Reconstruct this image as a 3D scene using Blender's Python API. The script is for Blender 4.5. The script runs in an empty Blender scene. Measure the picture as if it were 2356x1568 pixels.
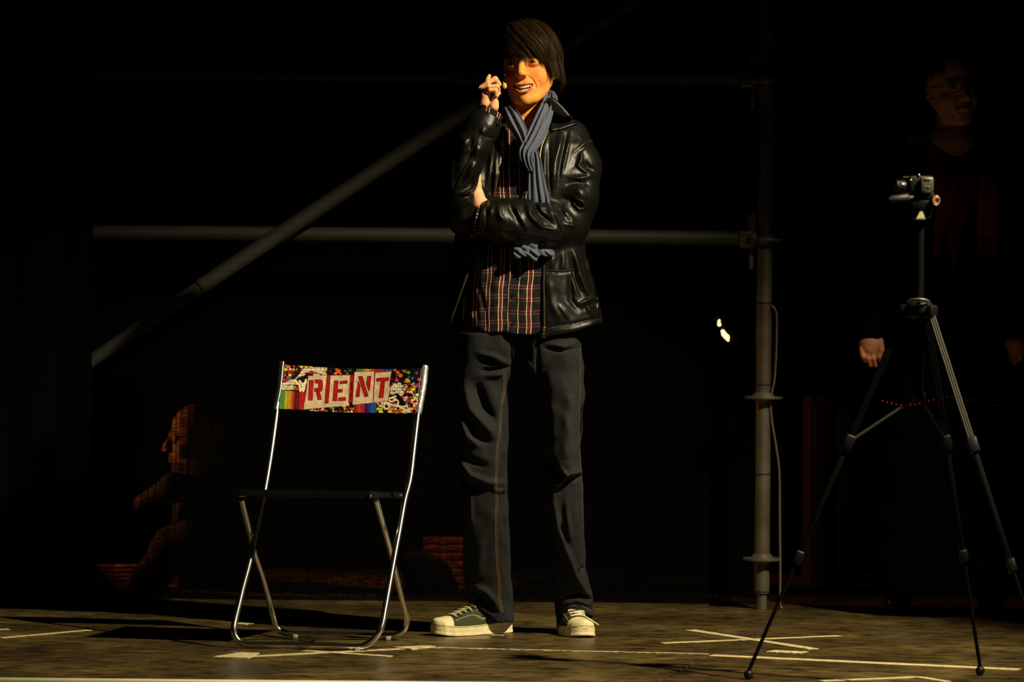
import bpy, bmesh, math, random
import numpy as np
from mathutils import Vector, Matrix
from mathutils.bvhtree import BVHTree
random.seed(3); rng = np.random.default_rng(7)
C = bpy.context.scene.collection
S = bpy.context.scene
# ---------------------------------------------------------------- camera, world, lights, exposure
EYE = np.array([0.0, 0.0, 0.833]); FPX = 7800.0; ROLL = math.radians(0.5)
CR = np.array([math.cos(ROLL), 0, math.sin(ROLL)]); CU = np.array([-math.sin(ROLL), 0, math.cos(ROLL)])
cam_data = bpy.data.cameras.new('camera'); cam = bpy.data.objects.new('camera', cam_data); C.objects.link(cam)
cam.matrix_world = Matrix(((CR[0], CU[0], 0, EYE[0]), (0, 0, -1, EYE[1]), (CR[2], CU[2], 0, EYE[2]), (0, 0, 0, 1)))
cam_data.sensor_width = 36.0; cam_data.lens = 36.0 * FPX / 2356.0
cam_data.clip_start = 0.1; cam_data.clip_end = 60
cam_data.dof.use_dof = True; cam_data.dof.focus_distance = 9.42; cam_data.dof.aperture_fstop = 4.0
S.camera = cam
wd = bpy.data.worlds.new('world'); S.world = wd; wd.use_nodes = True
wd.node_tree.nodes['Background'].inputs[0].default_value = (0.30, 0.36, 0.42, 1)
wd.node_tree.nodes['Background'].inputs[1].default_value = 0.0012
S.view_settings.view_transform = 'Standard'; S.view_settings.look = 'None'
S.view_settings.gamma = 1; S.view_settings.use_curve_mapping = False
S.view_settings.exposure = 0.0
def lamp(name, kind, loc, energy, col, aim=None, size=0.1, cone=40, blend=0.5):
    l = bpy.data.lights.new(name, kind); l.energy = energy; l.color = col
    if kind == 'AREA': l.size = size
    else: l.shadow_soft_size = size
    if kind == 'SPOT': l.spot_size = math.radians(cone); l.spot_blend = blend
    o = bpy.data.objects.new(name, l); C.objects.link(o); o.location = loc
    if aim is not None:
        o.rotation_euler = (Vector(aim) - Vector(loc)).to_track_quat('-Z', 'Y').to_euler()
    return o
lamp('stage_spotlight', 'SPOT', (3.1, 6.9, 4.0), 1800, (1.0, 0.86, 0.55), (0.2, 9.2, 0.5), 0.05, 38, 0.6)
lamp('wing_light', 'SPOT', (-2.6, 6.2, 3.6), 0.7, (0.55, 0.7, 1.0), (0.4, 10.2, 0.7), 0.3, 40, 1.0)
lamp('backstage_red_light', 'POINT', (1.75, 9.7, 0.35), 0.042, (1.0, 0.24, 0.13), None, 0.15)
lamp('backstage_orange_light', 'SPOT', (-1.95, 11.40, 0.60), 120, (1.0, 0.38, 0.08), (-0.9, 11.58, 0.42), 0.04, 72, 0.4)
lamp('backstage_orange_light', 'SPOT', (0.12, 11.1, 1.9), 190, (1.0, 0.33, 0.08), (-0.24, 11.6, 0.30), 0.03, 20, 0.3)

def W(px, py, D):
    return EYE + CR * ((px - 1178) / FPX * D) + CU * ((784 - py) / FPX * D) + np.array([0, D, 0])
def F(px, py, z=0.0):                                   # where the line of sight meets the floor
    d = CR * ((px - 1178) / FPX) + CU * ((784 - py) / FPX) + np.array([0, 1.0, 0])
    return EYE + d * ((z - EYE[2]) / d[2])
def PX(p):                                              # world points to photograph coordinates
    q = p - EYE.astype(p.dtype)
    D = q[:, 1]
    return 1178 + (q @ CR.astype(p.dtype)) / D * FPX, 784 - (q @ CU.astype(p.dtype)) / D * FPX
BD = 9.547
def bp(px, py, dy=0.0): return W(px, py, BD + dy)
# ---------------------------------------------------------------- tags and meshes
def tag(o, label=None, cat=None, group=None, kind=None):
    if label: o['label'] = label
    if cat: o['category'] = cat
    if group: o['group'] = group
    if kind: o['kind'] = kind
    return o
def adopt(o, parent):
    if parent is not None:
        o.parent = parent
        bpy.context.view_layer.update()
        o.matrix_parent_inverse = parent.matrix_world.inverted()
def empty(name, loc):
    o = bpy.data.objects.new(name, None); C.objects.link(o); o.location = Vector(loc); o.empty_display_size = 0.1
    bpy.context.view_layer.update(); return o
def build(name, V, Fc, mat=None, parent=None, smooth=True, col=None):
    me = bpy.data.meshes.new(name)
    if isinstance(Fc, np.ndarray):
        V = np.asarray(V, dtype=np.float32); n = Fc.shape[1]
        me.vertices.add(len(V)); me.vertices.foreach_set('co', V.ravel())
        me.loops.add(Fc.size); me.loops.foreach_set('vertex_index', Fc.astype(np.int32).ravel())
        me.polygons.add(len(Fc)); me.polygons.foreach_set('loop_start', np.arange(0, Fc.size, n, dtype=np.int32))
        me.polygons.foreach_set('loop_total', np.full(len(Fc), n, dtype=np.int32))
        me.update(calc_edges=True)
    else:
        me.from_pydata([tuple(map(float, v)) for v in V], [], Fc); me.update()
    if smooth: me.polygons.foreach_set('use_smooth', np.ones(len(me.polygons), dtype=bool))
    if col is not None:
        a = me.color_attributes.new('paint', 'FLOAT_COLOR', 'POINT')
        c4 = np.ones((len(me.vertices), 4), dtype=np.float32); c4[:, :3] = col; a.data.foreach_set('color', c4.ravel())
    o = bpy.data.objects.new(name, me); C.objects.link(o)
    if mat: me.materials.append(mat)
    adopt(o, parent)
    return o
class MB:
    def __init__(s): s.v = []; s.f = []
    def add(s, V, Fc):
        b = len(s.v); s.v += [tuple(map(float, p)) for p in V]; s.f += [tuple(i + b for i in q) for q in Fc]; return s
    def box(s, c, size, rot=None, bev=0.0):
        R = rot if rot is not None else np.eye(3); c = np.array(c, float); h = np.array(size) / 2
        if bev <= 0:
            P = [c + R @ (np.array([x, y, z]) * h) for z in (-1, 1) for y in (-1, 1) for x in (-1, 1)]
            return s.add(P, [(0, 2, 3, 1), (4, 5, 7, 6), (0, 1, 5, 4), (2, 6, 7, 3), (0, 4, 6, 2), (1, 3, 7, 5)])
        bm = bmesh.new(); bmesh.ops.create_cube(bm, size=1.0)
        for v in bm.verts: v.co = Vector((v.co.x * size[0], v.co.y * size[1], v.co.z * size[2]))
        bmesh.ops.bevel(bm, geom=bm.edges[:], offset=bev, segments=2, affect='EDGES', profile=0.5)
        bm.verts.index_update()
        P = [c + R @ np.array(v.co) for v in bm.verts]; Fs = [tuple(v.index for v in f.verts) for f in bm.faces]; bm.free()
        return s.add(P, Fs)
    def tube(s, pts, r, n=10, cap=True):
        pts = np.array(pts, float); m = len(pts); rr = np.full(m, r) if np.isscalar(r) else np.array(r)
        T = np.gradient(pts, axis=0); T /= np.linalg.norm(T, axis=1)[:, None] + 1e-12
        a = np.array([0, 0, 1.0]) if abs(T[0][2]) < .9 else np.array([0, 1.0, 0])
        N = np.cross(T[0], a); N /= np.linalg.norm(N); V = []
        for i in range(m):
            N = N - T[i] * (N @ T[i]); N /= np.linalg.norm(N); B = np.cross(T[i], N)
            for k in range(n):
                t = 2 * math.pi * k / n; V.append(pts[i] + rr[i] * (math.cos(t) * N + math.sin(t) * B))
        Fc = [(i * n + k, i * n + (k + 1) % n, (i + 1) * n + (k + 1) % n, (i + 1) * n + k) for i in range(m - 1) for k in range(n)]
        if cap: Fc += [tuple(range(n))[::-1], tuple(range((m - 1) * n, m * n))]
        return s.add(V, Fc)
    def lathe(s, c, prof, axis=(0, 0, 1), n=20):
        ax = np.array(axis, float); ax /= np.linalg.norm(ax)
        a = np.array([0, 0, 1.0]) if abs(ax[2]) < .9 else np.array([1.0, 0, 0])
        N = np.cross(ax, a); N /= np.linalg.norm(N); B = np.cross(ax, N); c = np.array(c, float)
        V = [c + ax * h + r * (math.cos(2 * math.pi * k / n) * N + math.sin(2 * math.pi * k / n) * B) for r, h in prof for k in range(n)]
        m = len(prof)
        Fc = [(i * n + k, i * n + (k + 1) % n, (i + 1) * n + (k + 1) % n, (i + 1) * n + k) for i in range(m - 1) for k in range(n)]
        Fc += [tuple(range(n))[::-1], tuple(range((m - 1) * n, m * n))]
        return s.add(V, Fc)
    def sphere(s, c, r, n=16, m=10, rot=None):
        r = np.array([r] * 3 if np.isscalar(r) else r, float); R = rot if rot is not None else np.eye(3); c = np.array(c, float)
        V = [c + R @ (r * np.array([math.sin(math.pi * (i + .001) / (m + .002)) * math.cos(2 * math.pi * k / n), math.sin(math.pi * (i + .001) / (m + .002)) * math.sin(2 * math.pi * k / n), math.cos(math.pi * i / m)])) for i in range(m + 1) for k in range(n)]
        return s.add(V, [(i * n + k, (i + 1) * n + k, (i + 1) * n + (k + 1) % n, i * n + (k + 1) % n) for i in range(m) for k in range(n)])
    def build(s, name, mat, parent=None, smooth=True, flat_angle=True):
        o = build(name, s.v, s.f, mat, parent, smooth)
        if smooth and flat_angle:
            bm = bmesh.new(); bm.from_mesh(o.data); bmesh.ops.recalc_face_normals(bm, faces=bm.faces)
            for e in bm.edges:
                if len(e.link_faces) == 2 and e.calc_face_angle(0) > 0.8: e.smooth = False
            bm.to_mesh(o.data); bm.free()
        return o
def spline(pts, n=8):
    P = np.array(pts, float); Q = np.vstack([2 * P[0] - P[1], P, 2 * P[-1] - P[-2]]); out = []
    for i in range(1, len(Q) - 2):
        for t in np.linspace(0, 1, n, endpoint=False):
            out.append(0.5 * ((2 * Q[i]) + (-Q[i - 1] + Q[i + 1]) * t + (2 * Q[i - 1] - 5 * Q[i] + 4 * Q[i + 1] - Q[i + 2]) * t * t + (-Q[i - 1] + 3 * Q[i] - 3 * Q[i + 1] + Q[i + 2]) * t ** 3))
    out.append(P[-1]); return np.array(out)
def rotz(a): a = math.radians(a); return np.array([[math.cos(a), -math.sin(a), 0], [math.sin(a), math.cos(a), 0], [0, 0, 1.0]])
def rotx(a): a = math.radians(a); return np.array([[1.0, 0, 0], [0, math.cos(a), -math.sin(a)], [0, math.sin(a), math.cos(a)]])
def roty(a): a = math.radians(a); return np.array([[math.cos(a), 0, math.sin(a)], [0, 1.0, 0], [-math.sin(a), 0, math.cos(a)]])
# ---------------------------------------------------------------- signed distance modelling
f32 = np.float32
def smin(a, b, k):
    if k <= 0: return np.minimum(a, b)
    h = np.maximum(k - np.abs(a - b), 0) / k
    return np.minimum(a, b) - h * h * k * 0.25
def smax(a, b, k): return -smin(-a, -b, k)
def ell(p, c, r):
    q = (p - np.array(c, f32)) / np.array(r, f32); l = np.sqrt((q * q).sum(1)); g = q / np.array(r, f32)
    return l * (l - 1) / (np.sqrt((g * g).sum(1)) + 1e-9)
def sph(p, c, r): return np.sqrt(((p - np.array(c, f32)) ** 2).sum(1)) - r
def cap(p, a, b, ra, rb=None):
    a = np.array(a, f32); b = np.array(b, f32); rb = ra if rb is None else rb
    ab = b - a; t = np.clip(((p - a) @ ab) / (ab @ ab + 1e-12), 0, 1)
    d = p - a - t[:, None] * ab
    return np.sqrt((d * d).sum(1)) - (ra + (rb - ra) * t).astype(f32)
def chain(p, pts, rs, k=0.01):
    d = None
    for i in range(len(pts) - 1):
        e = cap(p, pts[i], pts[i + 1], rs[i], rs[i + 1]); d = e if d is None else smin(d, e, k)
    return d
def strokes(X, Y, L):
    """fold relief: list of (polyline in photograph pixels, width px, height m)"""
    out = np.zeros(len(X), f32)
    for pts, w, h in L:
        pts = np.array(pts, f32); n = len(pts) - 1
        lo = pts.min(0) - 2.6 * w; hi = pts.max(0) + 2.6 * w
        m = (X > lo[0]) & (X < hi[0]) & (Y > lo[1]) & (Y < hi[1])
        if not m.any(): continue
        x = X[m]; y = Y[m]; best = np.full(len(x), 1e9, f32); tt = np.zeros(len(x), f32)
        for i in range(n):
            ax, ay = pts[i]; bx, by = pts[i + 1]; dx = bx - ax; dy = by - ay
            t = np.clip(((x - ax) * dx + (y - ay) * dy) / (dx * dx + dy * dy + 1e-9), 0, 1)
            d = np.hypot(x - ax - t * dx, y - ay - t * dy)
            u = d < best; best = np.where(u, d, best); tt = np.where(u, (i + t) / n, tt)
        out[m] += h * np.exp(-(best / w) ** 2) * np.sqrt(np.clip(np.sin(np.pi * np.clip(tt, 0.02, 0.98)), 0, 1))
    return out
def table(z, zs, vals): return np.interp(z, zs, vals).astype(f32)
def sdf_mesh(f, lo, hi, vox, B=8, slack=1.6):
    lo = np.array(lo, float); hi = np.array(hi, float)
    nb = np.ceil((hi - lo) / (vox * B)).astype(int); N = nb * B
    gi = np.stack(np.meshgrid(*[np.arange(n) for n in nb], indexing='ij'), -1).reshape(-1, 3)
    cen = (lo + (gi * B + (B - 1) / 2) * vox).astype(f32)
    d = f(cen); rad = vox * B * 0.87 * slack
    G = np.repeat(np.repeat(np.repeat(np.where(d > 0, 1, -1).astype(f32).reshape(nb), B, 0), B, 1), B, 2)
    keep = gi[np.abs(d) < rad]
    loc = np.stack(np.meshgrid(*[np.arange(B)] * 3, indexing='ij'), -1).reshape(-1, 3)
    for s in range(0, len(keep), 700):
        idx = (keep[s:s + 700, None, :] * B + loc[None]).reshape(-1, 3)
        G[idx[:, 0], idx[:, 1], idx[:, 2]] = f((lo + idx * vox).astype(f32))
    ins = G < 0
    c = np.zeros(tuple(n - 1 for n in N), np.int8)
    for a in (0, 1):
        for b in (0, 1):
            for e in (0, 1):
                c += ins[a:N[0] - 1 + a, b:N[1] - 1 + b, e:N[2] - 1 + e]
    act = np.argwhere((c > 0) & (c < 8)); vid = np.full(c.shape, -1, np.int32)
    vid[act[:, 0], act[:, 1], act[:, 2]] = np.arange(len(act))
    acc = np.zeros((len(act), 3)); cnt = np.zeros(len(act))
    for ax in range(3):
        o1, o2 = [(1, 2), (0, 2), (0, 1)][ax]
        for a in (0, 1):
            for b in (0, 1):
                p0 = act.copy(); p0[:, o1] += a; p0[:, o2] += b; p1 = p0.copy(); p1[:, ax] += 1
                g0 = G[p0[:, 0], p0[:, 1], p0[:, 2]]; g1 = G[p1[:, 0], p1[:, 1], p1[:, 2]]
                m = (g0 < 0) != (g1 < 0); t = g0[m] / (g0[m] - g1[m])
                q = p0[m].astype(float); q[:, ax] += t; acc[m] += q; cnt[m] += 1
    V = lo + (acc / np.maximum(cnt, 1)[:, None]) * vox
    quads = []
    for ax in range(3):
        o1, o2 = [(1, 2), (2, 0), (0, 1)][ax]
        sl0 = [slice(None)] * 3; sl1 = [slice(None)] * 3; sl0[ax] = slice(0, -1); sl1[ax] = slice(1, None)
        E = np.argwhere(ins[tuple(sl0)] != ins[tuple(sl1)])
        E = E[(E[:, o1] > 0) & (E[:, o2] > 0) & (E[:, o1] < N[o1] - 1) & (E[:, o2] < N[o2] - 1)]
        if not len(E): continue
        flip = ins[E[:, 0], E[:, 1], E[:, 2]]
        def at(a, b):
            p = E.copy(); p[:, o1] -= a; p[:, o2] -= b; return vid[p[:, 0], p[:, 1], p[:, 2]]
        q = np.stack([at(1, 1), at(0, 1), at(0, 0), at(1, 0)], 1)
        q[~flip] = q[~flip][:, ::-1]; quads.append(q)
    Q = np.concatenate(quads); Q = Q[(Q >= 0).all(1)]
    return V, Q
def joinvq(parts):
    V = []; Q = []; b = 0
    for v, q in parts: V.append(v); Q.append(q + b); b += len(v)
    return np.concatenate(V), np.concatenate(Q)
# ---------------------------------------------------------------- materials
def lin(r, g, b): return tuple(((c / 255) / 12.92 if c <= 10 else ((c / 255 + .055) / 1.055) ** 2.4) for c in (r, g, b))
def mat(name, col=(.5, .5, .5), rough=.5, metal=0.0, noise=None, bump=None, spec=None, emit=None, attr=None, sheen=0, coat=0, sss=0):
    """noise=(scale, second colour, amount, stretch) ; bump=(scale, strength, stretch)"""
    m = bpy.data.materials.new(name); m.use_nodes = True; nt = m.node_tree; b = nt.nodes['Principled BSDF']
    b.inputs['Base Color'].default_value = (*col, 1); b.inputs['Roughness'].default_value = rough; b.inputs['Metallic'].default_value = metal
    if spec is not None: b.inputs['Specular IOR Level'].default_value = spec
    if sheen: b.inputs['Sheen Weight'].default_value = sheen; b.inputs['Sheen Roughness'].default_value = .4
    if coat: b.inputs['Coat Weight'].default_value = coat; b.inputs['Coat Roughness'].default_value = .2
    if sss: b.inputs['Subsurface Weight'].default_value = sss; b.inputs['Subsurface Radius'].default_value = (.012, .004, .002); b.inputs['Subsurface Scale'].default_value = 1.0
    if emit: b.inputs['Emission Color'].default_value = (*emit[0], 1); b.inputs['Emission Strength'].default_value = emit[1]
    def nz(scale, stretch, detail=5):
        tc = nt.nodes.new('ShaderNodeTexCoord'); mp = nt.nodes.new('ShaderNodeMapping'); mp.inputs['Scale'].default_value = stretch
        n = nt.nodes.new('ShaderNodeTexNoise'); n.inputs['Scale'].default_value = scale; n.inputs['Detail'].default_value = detail
        nt.links.new(tc.outputs['Object'], mp.inputs[0]); nt.links.new(mp.outputs[0], n.inputs[0]); return n
    src = None
    if attr:
        a = nt.nodes.new('ShaderNodeAttribute'); a.attribute_name = 'paint'; src = a.outputs['Color']
        nt.links.new(src, b.inputs['Base Color'])
    if noise:
        n = nz(noise[0], noise[3] if len(noise) > 3 else (1, 1, 1)); r = nt.nodes.new('ShaderNodeValToRGB')
        r.color_ramp.elements[0].position = .5 - .5 * (1 - noise[2]) * .6; r.color_ramp.elements[1].position = .5 + .5 * (1 - noise[2]) * .6 + .05
        r.color_ramp.elements[0].color = (*col, 1); r.color_ramp.elements[1].color = (*noise[1], 1)
        nt.links.new(n.outputs[0], r.inputs[0])
        if src is None: nt.links.new(r.outputs[0], b.inputs['Base Color'])
        else:
            mx = nt.nodes.new('ShaderNodeMix'); mx.data_type = 'RGBA'; mx.blend_type = 'MULTIPLY'; mx.inputs[0].default_value = 1
            nt.links.new(src, mx.inputs[6]); nt.links.new(r.outputs[0], mx.inputs[7]); nt.links.new(mx.outputs[2], b.inputs['Base Color'])
    if bump:
        n = nz(bump[0], bump[2] if len(bump) > 2 else (1, 1, 1)); bn = nt.nodes.new('ShaderNodeBump'); bn.inputs['Strength'].default_value = bump[1]
        bn.inputs['Distance'].default_value = .002
        nt.links.new(n.outputs[0], bn.inputs['Height']); nt.links.new(bn.outputs[0], b.inputs['Normal'])
    return m
M = {}
M['chrome'] = mat('chrome', (.85, .84, .80), .22, 1.0, bump=(60, .05))
M['black_plastic'] = mat('black_plastic', (.0055, .0055, .0055), .45, bump=(400, .15), spec=.28)
M['rubber'] = mat('rubber', (.35, .33, .28), .6)
M['leather'] = mat('leather', (.0045, .0045, .0038), .38, noise=(35, (.0055, .0052, .0036), .3), bump=(60, .5), spec=.24)
M['skin'] = mat('skin', (1, 1, 1), .58, attr=1, bump=(500, .08), sss=.06, spec=.25)
M['eye'] = mat('eye', (1, 1, 1), .12, attr=1)
M['teeth'] = mat('teeth', lin(235, 215, 170), .25)
M['hair'] = mat('hair', (.010, .005, .002), .45, noise=(60, (.042, .021, .007), .1, (1, 1, .5)), spec=.07)
M['denim'] = mat('denim', (.012, .015, .048), .9, noise=(700, (.085, .095, .115), .1), bump=(900, .5))
M['denim_hem'] = mat('denim_hem', (.022, .034, .062), .9, noise=(300, (.06, .085, .14), .1), bump=(900, .5))
M['thread'] = mat('thread', lin(190, 140, 70), .7)
M['scarf'] = mat('scarf', lin(96, 102, 122), .95, noise=(420, lin(58, 64, 84), .0), bump=(900, .4), sheen=.15)
M['brass'] = mat('brass', (.75, .52, .18), .3, 1.0)
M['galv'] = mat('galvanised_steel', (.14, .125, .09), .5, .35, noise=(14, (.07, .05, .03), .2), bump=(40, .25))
M['shaded_galv'] = mat('shaded_galvanised_steel', (.029, .028, .023), .6, .2, noise=(14, (.03, .024, .016), .2), bump=(40, .25))  # post steel darkened in colour, standing in for weaker light on these tubes
M['black_cloth'] = mat('black_cloth', (.0012, .0012, .0012), 1, bump=(200, .3), spec=.02)
M['white_tape'] = mat('white_tape', lin(238, 224, 172), .7, noise=(60, lin(150, 125, 80), .2))
M['edge_tape'] = mat('edge_tape', lin(252, 248, 205), .6, noise=(9, lin(215, 205, 150), .0, (1, 8, 8)))
M['dark_metal'] = mat('dark_metal', (.004, .004, .004), .6, 0, spec=.05)
M['alu'] = mat('aluminium', (.16, .155, .12), .45, .7)
M['canvas'] = mat('green_canvas', lin(66, 68, 32), .9, noise=(500, lin(44, 48, 24), .1), bump=(1100, .5))
M['rubber_white'] = mat('white_rubber', lin(250, 238, 195), .5, noise=(40, lin(215, 190, 130), -.2), bump=(90, .12))
M['lace'] = mat('lace', lin(235, 222, 180), .9, bump=(900, .5))
M['mic'] = mat('mic_foam', lin(225, 165, 60), .6)
# ---------------------------------------------------------------- structure: stage floor, backdrop, drapes
def floor_mat(name):
    m = bpy.data.materials.new(name); m.use_nodes = True; nt = m.node_tree; b = nt.nodes['Principled BSDF']; L = nt.links.new
    tc = nt.nodes.new('ShaderNodeTexCoord')
    def noise(scale, st, det=6, rough=.55):
        mp = nt.nodes.new('ShaderNodeMapping'); mp.inputs['Scale'].default_value = st
        n = nt.nodes.new('ShaderNodeTexNoise'); n.inputs['Scale'].default_value = scale; n.inputs['Detail'].default_value = det; n.inputs['Roughness'].default_value = rough
        L(tc.outputs['Object'], mp.inputs[0]); L(mp.outputs[0], n.inputs[0]); return n.outputs[0]
    def ramp(src, stops):
        r = nt.nodes.new('ShaderNodeValToRGB'); e = r.color_ramp.elements
        e[0].position, e[0].color = stops[0][0], (*stops[0][1], 1); e[1].position, e[1].color = stops[-1][0], (*stops[-1][1], 1)
        for p, c in stops[1:-1]: q = e.new(p); q.color = (*c, 1)
        L(src, r.inputs[0]); return r.outputs[0]
    def mix(f, a, c, mode='MIX'):
        x = nt.nodes.new('ShaderNodeMix'); x.data_type = 'RGBA'; x.blend_type = mode
        if isinstance(f, float): x.inputs[0].default_value = f
        else: L(f, x.inputs[0])
        L(a, x.inputs[6])
        if isinstance(c, tuple): x.inputs[7].default_value = (*c, 1)
        else: L(c, x.inputs[7])
        return x.outputs[2]
    base = ramp(noise(3.0, (1, .8, 1)), [(.32, (.040, .025, .0085)), (.5, (.080, .053, .017)), (.68, (.15, .105, .032))])
    grain = ramp(noise(13, (1, 1.6, 1), 9, .68), [(.38, (.25, .23, .21)), (.52, (1, 1, 1)), (.7, (1.7, 1.6, 1.35))])
    c = mix(1.0, base, grain, 'MULTIPLY')
    wear = ramp(noise(9, (1, 3.0, 1), 10, .78), [(.63, (0, 0, 0)), (.70, (1, 1, 1))])
    c = mix(wear, c, (.24, .17, .06))
    spec = ramp(noise(55, (1, 3.5, 1), 3, .6), [(.745, (0, 0, 0)), (.77, (1, 1, 1))])
    c = mix(spec, c, (.45, .33, .14))
    L(c, b.inputs['Base Color'])
    r = ramp(noise(4, (1, 3, 1), 6), [(.3, (.30, .30, .30)), (.7, (.5, .5, .5))]); L(r, b.inputs['Roughness'])
    bn = nt.nodes.new('ShaderNodeBump'); bn.inputs['Strength'].default_value = .25; bn.inputs['Distance'].default_value = .002
    L(noise(25, (1, 4, 1), 6), bn.inputs['Height']); L(bn.outputs[0], b.inputs['Normal'])
    return m
M['floor'] = floor_mat('stage_floor_board')
floor = empty('floor', (0, 9.2, 0)); tag(floor, 'worn dark brown stage floor of large boards', kind='structure')
J = F(1640, 1504)[:2]                                    # where the two seams cross
S1 = F(1868, 1398)[:2]; S2 = F(1540, 1566)[:2]
dirb = (S1 - S2) / np.linalg.norm(S1 - S2)
TL = F(240, 1486)[:2]; TR = F(2356, 1537)[:2]
dl = (TL - J) / np.linalg.norm(TL - J); dr = (TR - J) / np.linalg.norm(TR - J)
front = F(0, 1560)[1] + .002
def lx(p, d, y):  return p + d * ((y - p[1]) / d[1])     # along a line to a depth
g = .0034
def board(poly):
    poly = np.array(poly, float); c = poly.mean(0); q = []
    n = len(poly)
    # inset each edge for the joint
    area = 0.5 * sum(poly[i][0] * poly[(i + 1) % n][1] - poly[(i + 1) % n][0] * poly[i][1] for i in range(n))
    if area < 0: poly = poly[::-1]
    ins = []
    for i in range(n):
        a, b_, c_ = poly[i - 1], poly[i], poly[(i + 1) % n]
        e1 = (b_ - a) / np.linalg.norm(b_ - a); e2 = (c_ - b_) / np.linalg.norm(c_ - b_)
        n1 = np.array([-e1[1], e1[0]]); n2 = np.array([-e2[1], e2[0]]); A = np.array([n1, n2])
        ins.append(np.linalg.solve(A, np.array([n1 @ b_ + g, n2 @ b_ + g])))
    V = [(*p, -.03) for p in ins] + [(*(p), -.0012) for p in ins] + [(*(p + (np.mean(ins, 0) - p) / np.linalg.norm(np.mean(ins, 0) - p) * .0015), 0) for p in ins]
    Fc = [tuple(range(2 * n, 3 * n))]
    for k in (0, n):
        Fc += [(k + i, k + (i + 1) % n, k + n + (i + 1) % n, k + n + i) for i in range(n)]
    build('board', V, Fc, M['floor'], floor, smooth=False)
bk = 12.4
A_b = lx(J, dirb, bk); A_f = lx(J, dirb, front)
ytl = J + dl * 3.2
xs = [-2.6, -1.36]
def on_t(x): return J + dl * ((x - J[0]) / dl[0])
sl = lambda x, y: on_t(x) + dirb * ((y - on_t(x)[1]) / dirb[1])
# behind the long seam, to its left: boards end on side seams that run with the diagonal one
e1 = on_t(-1.45)
board([J, e1, sl(-1.45, bk), A_b]); board([e1, on_t(-3.4), sl(-3.4, bk), sl(-1.45, bk)])
board([A_f, J, on_t(-1.45), sl(-1.45, front)]); board([sl(-1.45, front), on_t(-1.45), on_t(-3.4), sl(-3.4, front)])
R1 = J + dr * 2.4
board([J, A_b, R1 + dirb * ((bk - R1[1]) / dirb[1]), R1]); 
fr2 = 7.3
board([lx(J, dirb, fr2), J, R1, R1 + dirb * ((fr2 - R1[1]) / dirb[1])])
mb = MB().box((-.3, front + 2.02, -.05), (7.6, 4.0, .035)); mb.box((2.0, 7.9, -.05), (3.2, 1.2, .0349))
build('joint_bed', mb.v, mb.f, mat('joint_dirt', (.26, .20, .09), .9, noise=(60, (.3, .24, .13), .2)), floor, smooth=False)
# tape on the front edge and along the long seam
mb = MB(); xl, xr = -3.2, lx(J, dirb, front)[0] - .004
mb.box(((xl + xr) / 2, front - .012, -.004), (xr - xl, .03, .012), bev=.002)
tag(mb.build('trim_1', M['edge_tape']), 'white strip along the front edge of the stage', kind='structure')
mb = MB().box(((xl + xr) / 2, front - .04, -.25), (xr - xl, .03, .42))
tag(mb.build('trim_2', M['black_cloth']), 'black stage front below the white strip', kind='structure')
mb = MB(); nrm = np.array([-dr[1], dr[0]])
def strip(p, q, w, z=.0016, jag=0.002, n=14, taper=0.0):
    """thin tape with slightly torn edges, lying on the floor"""
    p = np.array(p[:2]); q = np.array(q[:2]); d = q - p; nn = np.array([-d[1], d[0]]) / np.linalg.norm(d); V = []; Fc = []
    for i in range(n + 1):
        t = i / n; ww = w / 2 * (1 - taper * t)
        a = p + d * t + nn * (ww + random.uniform(-jag, jag)); b_ = p + d * t - nn * (ww + random.uniform(-jag, jag))
        V += [(*a, .0002), (*a, z), (*b_, z), (*b_, .0002)]
        if i: k = 4 * i; Fc += [(k - 4, k - 3, k + 1, k), (k - 3, k - 2, k + 2, k + 1), (k - 2, k - 1, k + 3, k + 2)]
    Fc += [(0, 1, 2, 3), (4 * n + 3, 4 * n + 2, 4 * n + 1, 4 * n)]
    return V, Fc
def tape(label, segs, m='white_tape', cat='tape', group=None):
    mb = MB()
    for k, s in enumerate(segs): mb.add(*strip(s[0], s[1], s[2], z=.0012 + .0006 * k, **(s[3] if len(s) > 3 else {})))
    o = mb.build('floor_tape', M[m], None, smooth=False); tag(o, label, cat, group); return o
tape('long pale tape strip on the floor seam below the tripod', [(F(1636, 1507), F(2345, 1540), .045)], 'white_tape')
tape('thin worn tape line on the floor seam between chair and cross', [(F(985, 1489), F(1630, 1504), .014, dict(jag=.005, n=60))])
tape('pale tape cross stuck on the floor right of the boy', [(F(1522, 1479), F(1932, 1462), .026), (F(1587, 1449), F(1872, 1493), .036)])
a1 = F(545, 1510); 
tape('pale tape mark shaped like crossed arrows under the front chair rail', [(F(548, 1511), F(985, 1489), .030, dict(n=24)), (F(700, 1497), F(898, 1510), .030), (F(530, 1513), F(577, 1502), .10, dict(taper=.5)), (F(925, 1492), F(992, 1487), .08, dict(taper=.6))])
tape('thin pale tape line on the floor far left of the chair', [(F(0, 1467), F(205, 1449), .024)])
tape('short stub of pale tape at the left edge of the stage', [(F(-40, 1449), F(20, 1447), .024)])
tape('short torn tape patch with red marks right of the cross', [(F(1772, 1497), F(1852, 1501), .06, dict(jag=.006))])
tape('bent tape line on the floor at the bottom right corner', [(F(1890, 1566), F(2112, 1557), .025), (F(2110, 1557), F(2180, 1568), .025)])
tape('small torn tape scrap on the floor behind the chair', [(F(545, 1435), F(572, 1433), .06, dict(jag=.012, n=5))])
tape('tiny tape scrap under the shaded side of the left sneaker', [(F(1125, 1460), F(1160, 1461), .012, dict(jag=.003, n=5))])
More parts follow.
